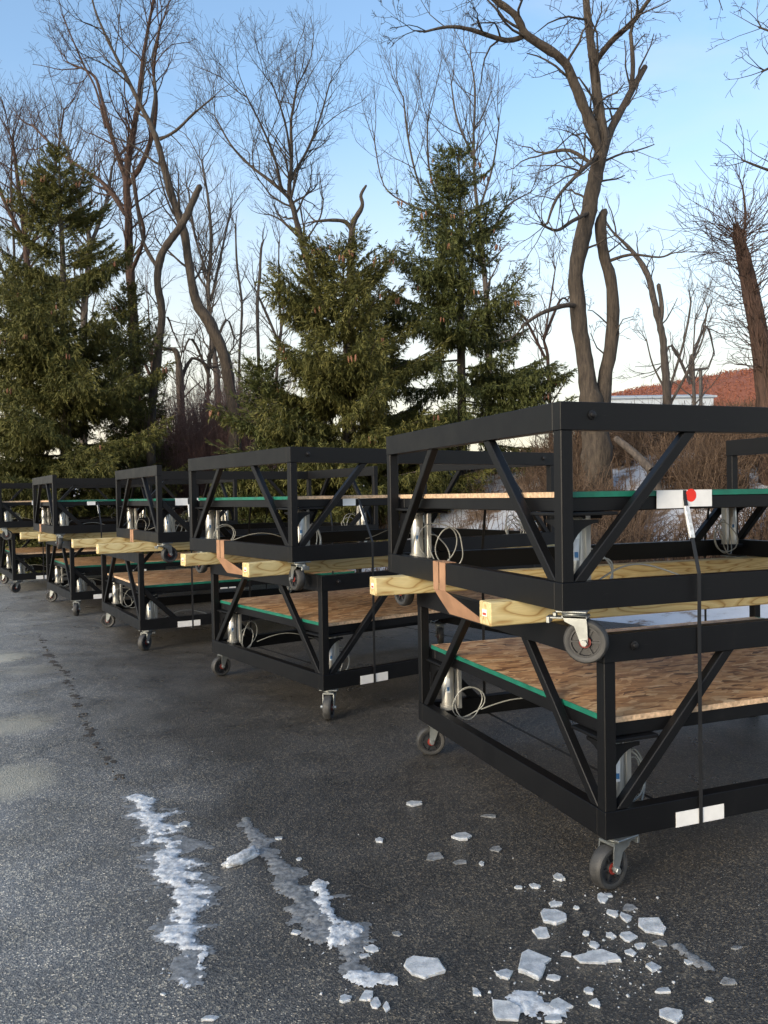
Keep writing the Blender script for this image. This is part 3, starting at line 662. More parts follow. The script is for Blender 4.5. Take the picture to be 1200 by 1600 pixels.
for i, (px, py, a, b_, key) in enumerate(items):
    g = ground_at(px, py); wd = a*g.y/F*1.35; q0, q1 = ground_at(px, py-b_/2), ground_at(px, py+b_/2); dp = max(.014, (q0.y-q1.y)*1.1)
    hh = min(.016, .005+.07*min(wd, dp)); 
    if key in dull: hh = .006
    o = link('ice_chunk', ice_mesh(wd, dp, hh, 100+i), 'slush' if key in dull else 'ice', None, (g.x, g.y, .0005), (0, 0, random.uniform(-.25, .25)))
    near_ = min(special, key=lambda q_: math.hypot(600+q_[0]/2-px, 1200+q_[1]/2-py)); ddx, ddy = px-600-near_[0]/2, py-1200-near_[1]/2
    side_ = ('right of' if ddx > 0 else 'left of') if abs(ddx) > abs(ddy) else ('in front of' if ddy > 0 else 'behind')
    size_ = 'tiny' if a < 11 else 'small' if a < 17 else 'medium' if a < 24 else 'larger'
    short_ = {(110,627): 'the lone flat slab', (465,610): 'the big split block', (838,500): 'the angular thick plate', (675,595): 'the bow-shaped plate', (375,760): 'the bottom left block', (900,775): 'the bottom right block', (92,113): 'the oblong lump', (528,465): 'the jagged piece', (242,218): 'the thin clear flake'}[near_]
    if key in special: tag(o, special[key], 'ice', 'pieces of ice on the asphalt')
    elif key in dull: tag(o, '%s grey half-melted flake of ice %s %s' % (size_, side_, short_), 'ice', 'thin grey ice flakes')
    elif key: tag(o, '%s broken white ice piece %s %s' % (size_, side_, short_), 'ice', 'small white ice pieces')
    else: tag(o, '%s white ice crumb %s' % (size_, 'near the upper end of the snow strips' if py < 1345 else 'beside the middle of the snow strips' if py < 1470 else 'left of the ice slabs at the lower middle' if px > 480 else 'at the bottom below the left snow strip'), 'ice', 'ice crumbs beside the snow strips')
# strips of refrozen snow: thin bumpy sheets with ragged outlines
from mathutils import noise as mnoise
def fbm(x, y, s):
    return 1.6*mnoise.fractal(Vector((x*s*1.1, y*s*1.6, 3.3)), .75, 2.1, 6)
    v = 0; a = 1
    for k in range(5):
        v += a*(math.sin(x*s+1.7*k+2.1*math.sin(y*s*.8+k))*math.cos(y*s*1.1-k*2.3+1.6*math.sin(x*s*.7+2*k))); s *= 2.05; a *= .62
    return v
def snow_strip(name, pxs, thr, hmax, step, mtl, label, off=0):
    P_ = [ground_at(x, y) for x, y, _ in pxs]; Wd = [w_*.72 for *_, w_ in pxs]
    x0, x1 = min(p.x for p in P_)-.35, max(p.x for p in P_)+.35; y0, y1 = min(p.y for p in P_)-.25, max(p.y for p in P_)+.25
    nx_, ny_ = int((x1-x0)/step)+1, int((y1-y0)/step)+1; H = {}
    for j in range(ny_):
        for i in range(nx_):
            x, y = x0+i*step, y0+j*step; best = -1
            for (a, b_, wa, wb) in zip(P_, P_[1:], Wd, Wd[1:]):
                dx, dy = b_.x-a.x, b_.y-a.y; tt = max(0, min(1, ((x-a.x)*dx+(y-a.y)*dy)/(dx*dx+dy*dy)))
                d = math.hypot(x-a.x-tt*dx, y-a.y-tt*dy); best = max(best, 1-d/max(.01, wa+(wb-wa)*tt))
            H[i, j] = best+.55*fbm(x+off, y, 8)-thr
    bm = bmesh.new(); VV = {}
    def vert(i, j):
        if (i, j) not in VV:
            h = H[i, j]; x, y = x0+i*step, y0+j*step
            VV[i, j] = bm.verts.new((x+.3*step*math.sin(i*7.1+j*3.3), y+.3*step*math.cos(i*2.9+j*5.7), .001+hmax*max(0, min(1, h*2.2))**.5*(.55+.9*abs(mnoise.fractal(Vector((x*40, y*40, off)), .8, 2.0, 4)))))
        return VV[i, j]
    for j in range(ny_-1):
        for i in range(nx_-1):
            hs = [H[i, j], H[i+1, j], H[i+1, j+1], H[i, j+1]]
            if sum(hs) > 0: bm.faces.new([vert(*q) for q in ((i, j), (i+1, j), (i+1, j+1), (i, j+1))])
    me = bm_mesh(name, bm, 60); o = link(name, me, mtl); tag(o, label, 'snow'); return o
snow_strip('snow_strip', [(212,1243,.07),(238,1275,.12),(262,1330,.13),(278,1375,.14),(290,1440,.12),(294,1480,.09)], .44, .010, .0075, 'snow', 'ragged strip of white refrozen snow on the asphalt at left')
snow_strip('slush_fringe', [(210,1243,.10),(238,1275,.16),(262,1330,.18),(278,1375,.19),(290,1440,.15),(296,1490,.10),(300,1520,.09)], .34, .003, .0085, 'slush', 'thin wet translucent fringe around the left snow strip', 0)
snow_strip('slush_fringe', [(388,1290,.07),(430,1350,.10),(490,1415,.16),(535,1470,.15),(560,1520,.08)], .40, .003, .0085, 'slush', 'thin wet translucent fringe around the middle snow strip', 9)
snow_strip('snow_strip', [(318,1490,.05),(308,1520,.08),(265,1522,.06)], .34, .008, .0075, 'snow', 'small ragged snow patch at the lower end of the left strip', 3)
snow_strip('snow_strip', [(385,1280,.04),(405,1315,.07),(440,1360,.08)], .42, .006, .0075, 'slush', 'thin grey upper end of the middle snow strip', 5)
snow_strip('snow_strip', [(455,1380,.08),(490,1425,.14),(520,1460,.12),(545,1478,.10)], .34, .008, .0075, 'slush', 'wide grey translucent slush patch in the middle snow strip', 7)
snow_strip('snow_strip', [(495,1372,.05),(510,1420,.06),(530,1465,.09),(500,1498,.05)], .38, .011, .0075, 'snow', 'white snow ridge along the middle slush patch', 9)
snow_strip('snow_strip', [(555,1525,.05),(580,1530,.06),(602,1528,.05)], .34, .008, .0075, 'snow', 'short white snow patch at the lower middle of the asphalt', 11)
snow_strip('snow_strip', [(1060,1480,.03),(1085,1500,.035),(1110,1515,.03)], .2, .008, .010, 'slush', 'thin grey ice streak right of the scattered ice', 13)
snow_strip('snow_strip', [(820,1565,.08),(860,1575,.10),(880,1590,.06)], .45, .008, .010, 'snow', 'crushed granular snow at the bottom among the ice blocks', 15)
bm = bmesh.new(); bmesh.ops.create_icosphere(bm, subdivisions=4, radius=1)
for v_ in bm.verts:
    q = v_.co.copy(); k_ = 1+.28*mnoise.fractal(q*1.6, .8, 2.0, 5); bend_ = .18*math.sin(q.x*2.2)
    v_.co = Vector((q.x*.085*k_, q.y*.030*k_+bend_*.05, max(-.001, .006+q.z*.026*k_)))
g = ground_at(380, 1343); tag(link('snow_lump', bm_mesh('snow_lump', bm, 50), 'snow', None, (g.x, g.y, .001), (0, 0, .75)), 'elongated white snow lump lying between the two snow strips', 'snow')
# crumbs of ice scattered round the big pieces, and a line of dirt
T = Tubes(); vv = []; qq = []
def crumb(x, y, s):
    n0 = len(vv); a = random.uniform(0, 6)
    for k in range(4): vv.append((x+s*math.cos(a+k*1.57)*random.uniform(.6, 1.1), y+s*math.sin(a+k*1.57)*random.uniform(.6, 1.1), .0005))
    for k in range(4): vv.append((x+.6*s*math.cos(a+k*1.57), y+.6*s*math.sin(a+k*1.57), s*random.uniform(.5, .9)))
    for q in ((4, 5, 6, 7), (0, 1, 5, 4), (1, 2, 6, 5), (2, 3, 7, 6), (3, 0, 4, 7)): qq.append(tuple(n0+i for i in q))
for cx_, cy_, sx_, sy_, k in ((970,1500,40,35,110),(840,1560,50,22,60),(830,1390,40,8,12),(560,1520,40,20,12),(265,1370,30,80,20),(480,1420,50,60,20),(950,1400,40,6,18),(950,1450,110,90,18)):
    for _ in range(k):
        g = ground_at(random.gauss(cx_, sx_), min(1640, random.gauss(cy_, sy_))); crumb(g.x, g.y, random.choice((.002, .003, .003, .004, .006))*random.uniform(.7, 1.2))
tag(link('ice_crumbs', quad_mesh('ice_crumbs', vv, qq), 'ice'), 'tiny crumbs of crushed ice scattered over the asphalt', 'ice', kind='stuff')
vv = []; qq = []
line = [(60, 990), (80, 1030), (100, 1050), (125, 1110), (155, 1170), (195, 1220)]
for (xa, ya), (xb, yb) in zip(line, line[1:]):
    for _ in range(9):
        q = random.random(); g = ground_at(xa+(xb-xa)*q+random.gauss(0, 6), ya+(yb-ya)*q); crumb(g.x, g.y, random.choice((.005, .007, .011)))
M['dirt'] = simple('wet_dirt', (.045, .036, .028), .8)
ds_ = snow_strip('dirt_streak', [(60,990,.10),(80,1030,.12),(100,1050,.09),(125,1110,.09),(155,1170,.09),(195,1222,.07)], .98, .003, .012, 'dirt', 'broken dark streak of dirt along a seam in the asphalt', 21); ds_['kind'] = 'stuff'
tag(link('dirt_crumbs', quad_mesh('dirt_crumbs', vv, qq), 'dirt'), 'line of dark dirt crumbs along a seam in the asphalt', 'dirt', kind='stuff')

# ------------------------------------------------------------------ bare trees
def unit(v): return v/(np.linalg.norm(v)+1e-9)
def perp(d, rg):
    a = rg.normal(size=3); a -= d*(a @ d); return unit(a)
def grow(T, rg, p, d, L, r, lvl, cfg):
    seg = max(3, min(7, int(L/.25)+2)); pts = [p]; dd = d.copy(); st = L/seg
    for i in range(seg):
        dd = unit(dd+rg.normal(size=3)*cfg['wob']+np.array([0, 0, cfg['up']])); pts.append(pts[-1]+dd*st)
    r1 = max(.003, r*.35); rad = np.linspace(r, r1, seg+1); T.tube(pts, rad, 5 if r > .03 else (4 if r > .012 else 3))
    if lvl <= 0: return
    k = max(2, int(L*cfg['dens']*(1.0+.5*(cfg['lv']-lvl))))
    k = min(k, cfg['kmax'])
    for j in range(k):
        q = rg.uniform(.22, 1.0); i = min(seg-1, int(q*seg)); f = q*seg-i
        b0 = pts[i]*(1-f)+pts[i+1]*f; td = unit(pts[i+1]-pts[i]); ang = math.radians(rg.uniform(*cfg['ang']))
        nd = unit(td*math.cos(ang)+perp(td, rg)*math.sin(ang)); rr = (r+(r1-r)*q)*rg.uniform(.4, .62)
        grow(T, rg, b0, nd, L*rg.uniform(*cfg['ratio'])*(1.15-.55*q), max(.0035, rr), lvl-1, cfg)
CFG = dict(wob=.16, up=.07, dens=3.0, kmax=11, ang=(28, 62), ratio=(.4, .68), lv=3)
def smooth_line(P_, n):
    P_ = np.array(P_, float); k = len(P_); out = []
    for i in range(k-1):
        p0, p1, p2, p3 = P_[max(0, i-1)], P_[i], P_[i+1], P_[min(k-1, i+2)]
        for j in range(n):
            t_ = j/n; out.append(.5*((2*p1)+(-p0+p2)*t_+(2*p0-5*p1+4*p2-p3)*t_**2+(-p0+3*p1-3*p2+p3)*t_**3))
    out.append(P_[-1]); return np.array(out)
def bare_tree(label, depth, limbs, seed, mtl='bark', cfg=None, name='bare_tree', vine=None, hair=None, rs=1.0):
    """limbs: lists of (px, py, radius px[, depth offset]) traced on the photograph; first limb is the trunk, set on the ground"""
    cfg = {**CFG, **(cfg or {})}; rg = np.random.default_rng(seed); T = Tubes(); B = Tubes()
    base = None
    for li, lb in enumerate(limbs):
        opt = {}
        if isinstance(lb, tuple): lb, opt = lb
        P_ = []; wob = opt.get('dz', 0.0)
        for i, e in enumerate(lb):
            p = at(e[0], e[1], depth+(e[3] if len(e) > 3 else wob*i/(len(lb)-1))); P_.append((p.x, p.y, p.z, .64*opt.get('rs', rs)*e[2]*depth/F))
        if li == 0:
            x, y = P_[0][0], P_[0][1]; z = land(x, y); base = (x, y, z)
            if P_[0][2] > z+.05: P_.insert(0, (x, y, z-.1, P_[0][3]*1.25))
        S_ = smooth_line(P_, 7 if li == 0 else 4); rad = np.maximum(S_[:, 3], .006)
        rad = rad*(1+.03*rg.normal(size=len(rad)))
        tdn = unit(S_[-1, :3]-S_[-2, :3]); cap = np.vstack([S_[:, :3], S_[-1, :3]+tdn*rad[-1]*.7])
        T.tube(cap, np.append(rad, rad[-1]*.25), 14 if li == 0 else 9, .22 if li < 3 else .12)
        # children
        L = np.linalg.norm(np.diff(S_[:, :3], axis=0), axis=1); cum = np.concatenate([[0], np.cumsum(L)]); tot = cum[-1]
        t0 = opt.get('from', .35 if li == 0 else .15); k = int(tot*opt.get('dens', 2.0)); ln = opt.get('len', 1.3); lv = opt.get('lvl', cfg['lv'])
        for j in range(k):
            q = rg.uniform(t0, 1.0)*tot; i = min(len(L)-1, int(np.searchsorted(cum, q)-1)); i = max(0, i)
            b0 = S_[i, :3]+(S_[i+1, :3]-S_[i, :3])*((q-cum[i])/max(L[i], 1e-6)); td = unit(S_[i+1, :3]-S_[i, :3]); ang = math.radians(rg.uniform(35, 75))
            nd = unit(td*math.cos(ang)+perp(td, rg)*math.sin(ang)+np.array([0, 0, .25]))
            grow(B, rg, b0, nd, ln*rg.uniform(.5, 1.15), max(.006, min(rad[i]*.45, .020*ln)), lv-1, cfg)
        if opt.get('tip', True):   # the end of a limb frays into twigs
            td = unit(S_[-1, :3]-S_[-2, :3])
            for j in range(3): grow(B, rg, S_[-1, :3]-td*.05, unit(td+.5*perp(td, rg)), ln*rg.uniform(.6, 1.1), max(.006, rad[-1]*.7), lv-1, cfg)
    if hair:
        P0 = smooth_line([(*at(e[0], e[1], depth), .64*e[2]*depth/F) for e in limbs[0][0]], 6)
        for j in range(46):
            a0 = rg.uniform(0, 6.28); i0 = int(rg.integers(0, len(P0)//2)); pts_ = []; tw = rg.normal()*.06
            for i in range(i0, len(P0)):
                aa = a0+tw*(i-i0)+.25*math.sin(i*.8+j); rr_ = P0[i, 3]*rg.uniform(1.0, 1.12); pts_.append(P0[i, :3]+np.array([math.cos(aa), math.sin(aa), 0])*rr_)
            T.tube(pts_, np.linspace(.018, .007, len(pts_)), 4)
    if hair:   # short fine shoots of a vine-covered trunk
        P0 = [(at(e[0], e[1], depth), .64*e[2]*depth/F) for e in limbs[0][0]]
        for j in range(hair):
            q = rg.uniform(.12, 1)**.7*(len(P0)-1); i = min(len(P0)-2, int(q)); f = q-i
            c = np.array(P0[i][0])*(1-f)+np.array(P0[i+1][0])*f; a = rg.uniform(0, 6.28); o = np.array([math.cos(a), math.sin(a), rg.uniform(.1, .9)])
            grow(B, rg, c+np.array([o[0], o[1], 0])*P0[i][1]*.8, unit(o), rg.uniform(.3, 1.15)*(.5+.7*q/(len(P0)-1)), .007, 1, {**cfg, 'up': .10, 'kmax': 3, 'wob': .3})
    root = tag(empty(name, base), label, 'tree', 'bare winter trees'); inv = -Vector(base)
    tm = T.mesh('trunk'); tm.transform(Matrix.Translation(inv)); link('trunk', tm, mtl, root)
    if B.n:
        cmx = B.mesh('crown'); cmx.transform(Matrix.Translation(inv)); link('crown', cmx, mtl, root)
    return root
bare_tree('tall dark bare tree with twin crossing trunks behind the nearest stack', 13, [
    ([(932,700,30),(925,640,24),(915,575,17),(905,500,16),(900,430,16),(910,370,16),(922,320,16),(934,260,15),(942,215,13),(936,170,11),(928,105,9),(919,30,8),(912,-50,7)], dict(**{'from': .45}, dens=2.2, len=1.1)),
    ([(934,680,22,.05),(944,600,15,.1),(957,525,14,.15),(956,450,13,.1),(944,400,12,.1),(938,350,12,.1),(945,330,8,.1)], dict(dens=1.6, len=.8, tip=False)),
    ([(940,255,8),(932,222,10),(915,175,11),(897,130,10),(884,100,9),(862,80,9),(822,54,8),(806,25,7),(775,0,6),(740,-30,5)], dict(dz=-.8, dens=2.4, len=1.1)),
    ([(822,55,5,-.5),(790,63,5,-.6),(735,46,4,-.8),(700,42,3,-.9),(662,50,2,-1.)], dict(dens=3, len=.8)),
    ([(940,250,8),(947,222,10,.1),(958,195,9,.2),(972,170,8,.3),(988,140,7,.4),(1008,104,6,.5)], dict(dens=2.2, len=1.0, tip=False)),
    ([(986,145,6,.4),(989,100,5,.45),(985,50,4,.5)], dict(dens=2.5, len=.7)),
    ([(932,95,6),(955,65,6,-.2),(988,35,5,-.4),(1018,-5,4,-.6),(1050,-40,3,-.7)], dict(dens=3, len=1.0)),
    ([(904,478,5),(880,478,5,-.3),(845,490,4,-.6),(815,510,3,-.8)], dict(dens=1.5, len=.5)),
    ([(925,330,4),(895,345,4,-.4),(870,360,3,-.7),(845,350,2,-.9)], dict(dens=3.5, len=.8)),
    ([(938,240,5),(905,270,4,-.5),(870,310,3,-.9),(855,350,2,-1)], dict(dens=4, len=.9)),
    ([(930,260,4,.2),(890,235,4,.5),(850,240,3,.9)], dict(dens=4, len=.9)),
    ([(946,410,4,.1),(985,398,3,-.1),(1030,402,2,-.3),(1050,395,2,-.4)], dict(dens=2, len=.5)),
], 21, 'bark', rs=1.15, cfg=dict(wob=.24, up=.01, dens=3.6, kmax=12, lv=4))
bare_tree('leaning trunk wrapped in bristly vines at the right edge', 11.5, [
    ([(1204,690,24),(1197,600,21),(1186,525,18),(1172,450,16),(1158,385,12),(1150,352,6)], dict(dens=.1, len=.5, tip=False)),
    ([(1158,385,4),(1165,340,3),(1160,290,2)], dict(dens=8, len=.5))], 22, 'bark_red', dict(wob=.2, up=.12, dens=3), hair=240)
bare_tree('small broken-topped young tree right of the twin-trunked tree', 16, [
    ([(1042,680,13),(1042,620,11),(1038,560,9),(1034,520,8),(1024,480,8),(1012,430,7),(990,395,5),(960,365,3)], dict(**{'from': .5}, dens=1.5, len=.8)),
    ([(1031,507,6),(1034,480,6),(1029,445,5)], dict(dens=1, len=.4, tip=False)),
    ([(1042,620,4),(1058,570,3),(1072,520,2.5),(1080,470,2)], dict(dens=1.2, len=.6)),
    ([(1042,640,4),(1075,580,3),(1098,530,2),(1103,490,1.5)], dict(dens=1.2, len=.6)),
    ([(1040,610,3),(1020,570,2),(1010,530,1.5)], dict(dens=1.2, len=.5))], 23, 'bark_grey', dict(up=.12))
bare_tree('tall reddish forked bare tree rising behind the left spruce', 20, [
    ([(212,640,17),(210,520,14),(203,425,12),(200,330,11),(198,280,10),(205,225,9),(214,175,7),(220,125,6),(226,75,5),(238,10,4),(245,-30,3)], dict(**{'from': .5}, dens=2.2, len=1.4)),
    ([(198,285,8),(187,250,7,.3),(170,200,6,.6),(158,150,5,.9),(148,120,4,1.1),(125,105,3,1.3)], dict(dens=2.2, len=1.5)),
    ([(200,290,7),(222,255,7,-.3),(238,210,6,-.5),(244,160,5,-.8),(240,110,4,-1),(250,40,3,-1.2)], dict(dens=2.2, len=1.4)),
    ([(196,335,7),(165,290,6,.4),(130,265,5,.8),(90,235,4,1.2),(50,195,3,1.5)], dict(dens=2.4, len=1.6)),
    ([(165,200,4,.6),(150,140,3,.9),(130,100,3,1.1),(100,30,2,1.3)], dict(dens=2, len=1.2)),
    ([(203,430,6),(225,370,5,-.4),(215,320,4,-.6),(208,260,3,-.8)], dict(dens=2, len=1.0))], 24, 'bark_red', rs=.85)
bare_tree('tall dark bare tree leaning left between the spruces', 18.5, [
    ([(366,660,17),(358,600,16),(350,555,16),(328,505,16),(308,475,14),(297,425,12),(288,365,11),(268,305,11),(252,245,9),(240,205,8),(220,165,6),(195,115,5),(172,70,4),(150,20,3),(140,-20,2)], dict(**{'from': .45}, dens=2, len=1.5)),
    ([(250,218,4),(275,204,4,-.3),(302,178,3,-.5),(336,150,2,-.8)], dict(dens=1.8, len=.7)),
    ([(236,195,5,.1),(243,140,4,.4),(238,90,3,.7),(255,30,2,.9)], dict(dens=2.4, len=1.3))], 25, 'bark', rs=.85)
bare_tree('crooked dark tree with a snapped top crossing in front of the leaning tree', 18.1, [
    ([(236,680,10),(246,560,10),(253,490,9),(246,445,9),(250,405,9),(266,375,9),(285,350,9),(298,322,8),(312,291,7)], dict(**{'from': .25}, dens=1.2, len=.9, tip=False)),
    ([(247,420,5),(225,380,4,.3),(215,330,3,.6),(205,270,2,.8)], dict(dens=1.6, len=.9))], 36, 'bark')
bare_tree('bare tree with a wide rounded crown left of the picture centre', 24, [
    ([(505,620,11),(497,500,10),(486,430,10),(472,380,9),(458,325,8),(452,300,7),(456,245,5),(455,190,4),(465,130,3)], dict(**{'from': .55}, dens=2.6, len=2.0)),
    ([(455,312,6),(425,285,5,.3),(390,258,4,.7),(360,225,3,1.0),(335,180,2,1.3)], dict(dens=3, len=2.0)),
    ([(440,298,5),(430,250,4,-.5),(410,200,3,-1),(385,150,2,-1.5)], dict(dens=3, len=2.0)),
    ([(454,280,5),(480,235,4,.5),(500,185,3,.9),(515,130,2,1.2)], dict(dens=3, len=2.0)),
    ([(455,250,4),(445,190,3,-.6),(425,130,2,-1)], dict(dens=3, len=1.8)),
    ([(470,375,3),(440,345,2.5),(420,335,2)], dict(dens=2, len=.9)),
    ([(475,380,3),(500,340,2.5),(505,310,2)], dict(dens=2, len=.9))], 26, 'bark', rs=.8, cfg=dict(dens=2.6, kmax=10, up=.10))
bare_tree('dead snag with a crooked top above the middle spruce', 19, [
    ([(548,640,13),(548,480,11),(548,400,9),(550,368,8),(552,348,7),(566,322,5),(564,305,4),(572,290,3)], dict(dens=.5, len=.5, tip=False)),
    ([(550,360,6),(540,347,5,-.1),(520,344,4,-.2),(490,346,3,-.3)], dict(dens=1.6, len=.5))], 27, 'bark')
bare_tree('slender bare tree with fine upright twigs behind the right spruce', 24, [
    ([(764,640,11),(764,520,9),(758,440,8),(752,380,7),(750,350,6),(742,290,5),(740,220,4),(742,140,3),(735,90,2)], dict(**{'from': .4}, dens=2.4, len=2.0)),
    ([(753,385,5),(775,350,4,.5),(795,320,3,1),(830,300,2,1.4)], dict(dens=2.4, len=1.6)),
    ([(757,420,5),(720,370,5,-.4),(690,330,4,-.8),(660,300,3,-1.2),(640,230,3,-1.4),(630,150,2,-1.6)], dict(dens=2.4, len=2.0)),
    ([(690,335,4,-.7),(670,260,3,-.9),(668,190,2,-1)], dict(dens=2.4, len=1.8)),
    ([(690,340,4,-.7),(640,320,3,-.2),(600,290,2,.2),(585,220,2,.4)], dict(dens=2.4, len=1.6)),
    ([(748,330,4),(770,260,3,.5),(780,190,2,.8)], dict(dens=2.4, len=1.8)),
    ([(743,250,4),(715,190,3,.5),(705,130,2,.8)], dict(dens=2.4, len=1.6))], 28, 'bark_grey', rs=.8, cfg=dict(up=.16, wob=.12, dens=2.4))
bare_tree('thin crooked sapling between the left and middle spruces', 21, [
    ([(404,650,4),(404,560,4),(402,480,4),(406,430,3.5),(408,390,3),(412,375,2)], dict(dens=1.6, len=.6))], 29, 'bark_grey')
bare_tree('slim pole-like sapling beside the leaning tree', 22, [
    ([(375,650,3),(374,560,3),(378,480,3),(370,410,2.5),(368,350,2)], dict(dens=2.2, len=.7))], 30, 'bark_grey')
bare_tree('pale slim bare tree with a narrow fine crown behind the leaning tree', 28, [
    ([(342,650,8),(338,580,7),(330,520,6),(325,450,5),(330,380,4),(325,310,3),(315,250,2)], dict(**{'from': .3}, dens=3.2, len=1.7)),
    ([(330,470,4),(345,400,3,.4),(360,330,2,.8)], dict(dens=3, len=1.5)),
    ([(328,440,3),(305,370,3,-.4),(295,300,2,-.8)], dict(dens=3, len=1.5))], 31, 'bark_grey', dict(up=.14, dens=2.8))
bare_tree('hazy fine-twigged bare tree at the far left behind the spruce', 27, [
    ([(45,640,10),(45,480,8),(40,380,7),(30,300,5),(20,220,3)], dict(**{'from': .35}, dens=3, len=2.2)),
    ([(42,400,5),(75,320,4,.5),(90,240,3,1),(100,170,2,1.2)], dict(dens=3, len=2.0)),
    ([(40,380,5),(5,310,4,-.5),(-20,230,3,-.9)], dict(dens=3, len=2.0))], 32, 'bark_red', dict(up=.13, dens=2.6))
bare_tree('second fine-twigged bare tree at far left between spruce and forked tree', 26, [
    ([(130,640,9),(132,480,8),(140,380,6),(120,300,4),(105,230,3)], dict(**{'from': .4}, dens=3, len=2.0)),
    ([(138,390,5),(165,320,4,.5),(175,260,3,1)], dict(dens=3, len=1.8)),
    ([(130,350,4),(85,290,3,-.5),(60,260,2,-.9)], dict(dens=3, len=1.8))], 33, 'bark_grey', dict(up=.13, dens=2.6))
fine = [
        (430, 380, 30, 'far twiggy bare tree above the left shoulder of the middle spruce'),
        
        (860, 420, 28, 'far low bare tree left of the twin-trunked tree'), (10, 210, 31, 'far bare tree at the left picture edge'), 
        (1085, 500, 26, 'far low bare tree left of the vine-wrapped trunk'), (240, 470, 25, 'low bare tree in the thicket right of the big left spruce'), (325, 480, 26, 'low twiggy bare tree in the thicket by the leaning trunk')]
for k_, (fx_, fy_, fd_, fl_) in enumerate(fine):
    j_ = random.Random(k_); w1, w2 = j_.uniform(-14, 14), j_.uniform(-22, 22)
    bare_tree(fl_, fd_, [
        ([(fx_, 650, 4.5), (fx_+w1*.4, 560, 4), (fx_+w1, (600+fy_)/2+20, 3.4), (fx_+w1*.6, fy_+90, 2.5), (fx_+w2*.5, fy_, 1.5)], dict(**{'from': .25}, dens=2.2, len=1.6)),
        ([(fx_+w1, (600+fy_)/2+20, 4), (fx_+w1+25, (600+fy_)/2-40, 3, .5), (fx_+w1+38, fy_+50, 2, 1)], dict(dens=2.2, len=1.5)),
        ([(fx_+w1*.8, (600+fy_)/2+50, 4), (fx_+w1-28, (600+fy_)/2-10, 3, -.5), (fx_+w1-42, fy_+70, 2, -1)], dict(dens=2.2, len=1.5))], 70+k_, ('bark_grey', 'bark_red', 'bark')[k_ % 3], dict(up=.13, dens=2.4))
bare_tree('dark stubby bare trunk in the reddish brush between the spruces', 23, [
    ([(285,720,11),(283,640,10),(280,580,9),(275,550,7),(262,545,4)], dict(dens=2, len=1.3)),
    ([(281,600,5),(300,560,4,.3),(330,575,3,.6)], dict(dens=2, len=1.0))], 34, 'bark')
bare_tree('bare tree off to the right whose twigs reach in at the upper right edge', 11, [
    ([(1390,700,22),(1380,500,20),(1370,350,17),(1350,200,13),(1340,60,9)], dict(**{'from': .9}, dens=.5, len=.8)),
    ([(1372,380,7),(1300,310,6,-.2),(1240,280,5,-.3),(1190,262,3,-.4),(1160,250,2,-.5)], dict(dens=2.4, len=.6)),
    ([(1350,200,8),(1290,130,6,-.3),(1230,100,4,-.5),(1190,112,2,-.6)], dict(dens=2.4, len=.6)),
    ([(1350,190,7),(1290,90,5,.2),(1230,60,4,.3),(1185,42,2,.4)], dict(dens=2.4, len=.6))], 35, 'bark')

# ------------------------------------------------------------------ spruces

def bough(seed, L, hang):
    """needle sprigs of one flat bough of length L along +x: positions, directions, lengths"""
    rg = np.random.default_rng(seed); P_, D_, S_ = [], [], []
    def shoot(p, d, ln, droop):
        n = max(2, int(ln/.045)); p = p.copy(); d = d.copy()
        for i in range(n):
            d = unit(d+np.array([0, 0, droop])+rg.normal(size=3)*.07); p = p+d*ln/n
            for c_ in range(4):
                P_.append(p-d*rg.uniform(0, .05)); D_.append(unit(d*1.15+rg.normal(size=3)*.42+np.array([0, 0, -.10]))); S_.append(rg.uniform(.06, .125))
    k = max(5, int(L*15))
    for j in range(k):
        t_ = .10+.90*(j+rg.uniform(0, 1))/k; p = np.array([L*t_, 0, 0])
        for sg in (-1, 1):
            if rg.uniform() < .12: continue
            ln = min(.70, (.10+.42*L*(1-t_)**.8*min(1, t_*3+.3)))*rg.uniform(.6, 1.1)
            d = unit(np.array([.8, sg*rg.uniform(.6, 1.1), rg.uniform(-.15, .12)])); shoot(p, d, ln, -.05*hang)
            if ln > .2:      # hanging side shoots
                for h in range(int(ln/.13)):
                    q = p+d*ln*rg.uniform(.15, .9); shoot(q, unit(np.array([rg.normal()*.3+.2, rg.normal()*.3, -1.0*hang])), rg.uniform(.08, .24)*(.5+.5*hang), -.1*hang)
    shoot(np.array([L*.93, 0, 0]), np.array([1., 0, 0]), .14, 0)
    return np.array(P_), np.array(D_), np.array(S_)
BOUGH = {}
for sz in (.35, .7, 1.2, 1.8, 2.5):
    for hg in (.2, 1.0): BOUGH[sz, hg] = [bough(int(sz*100)+k+int(hg*7), sz, hg) for k in range(3)]

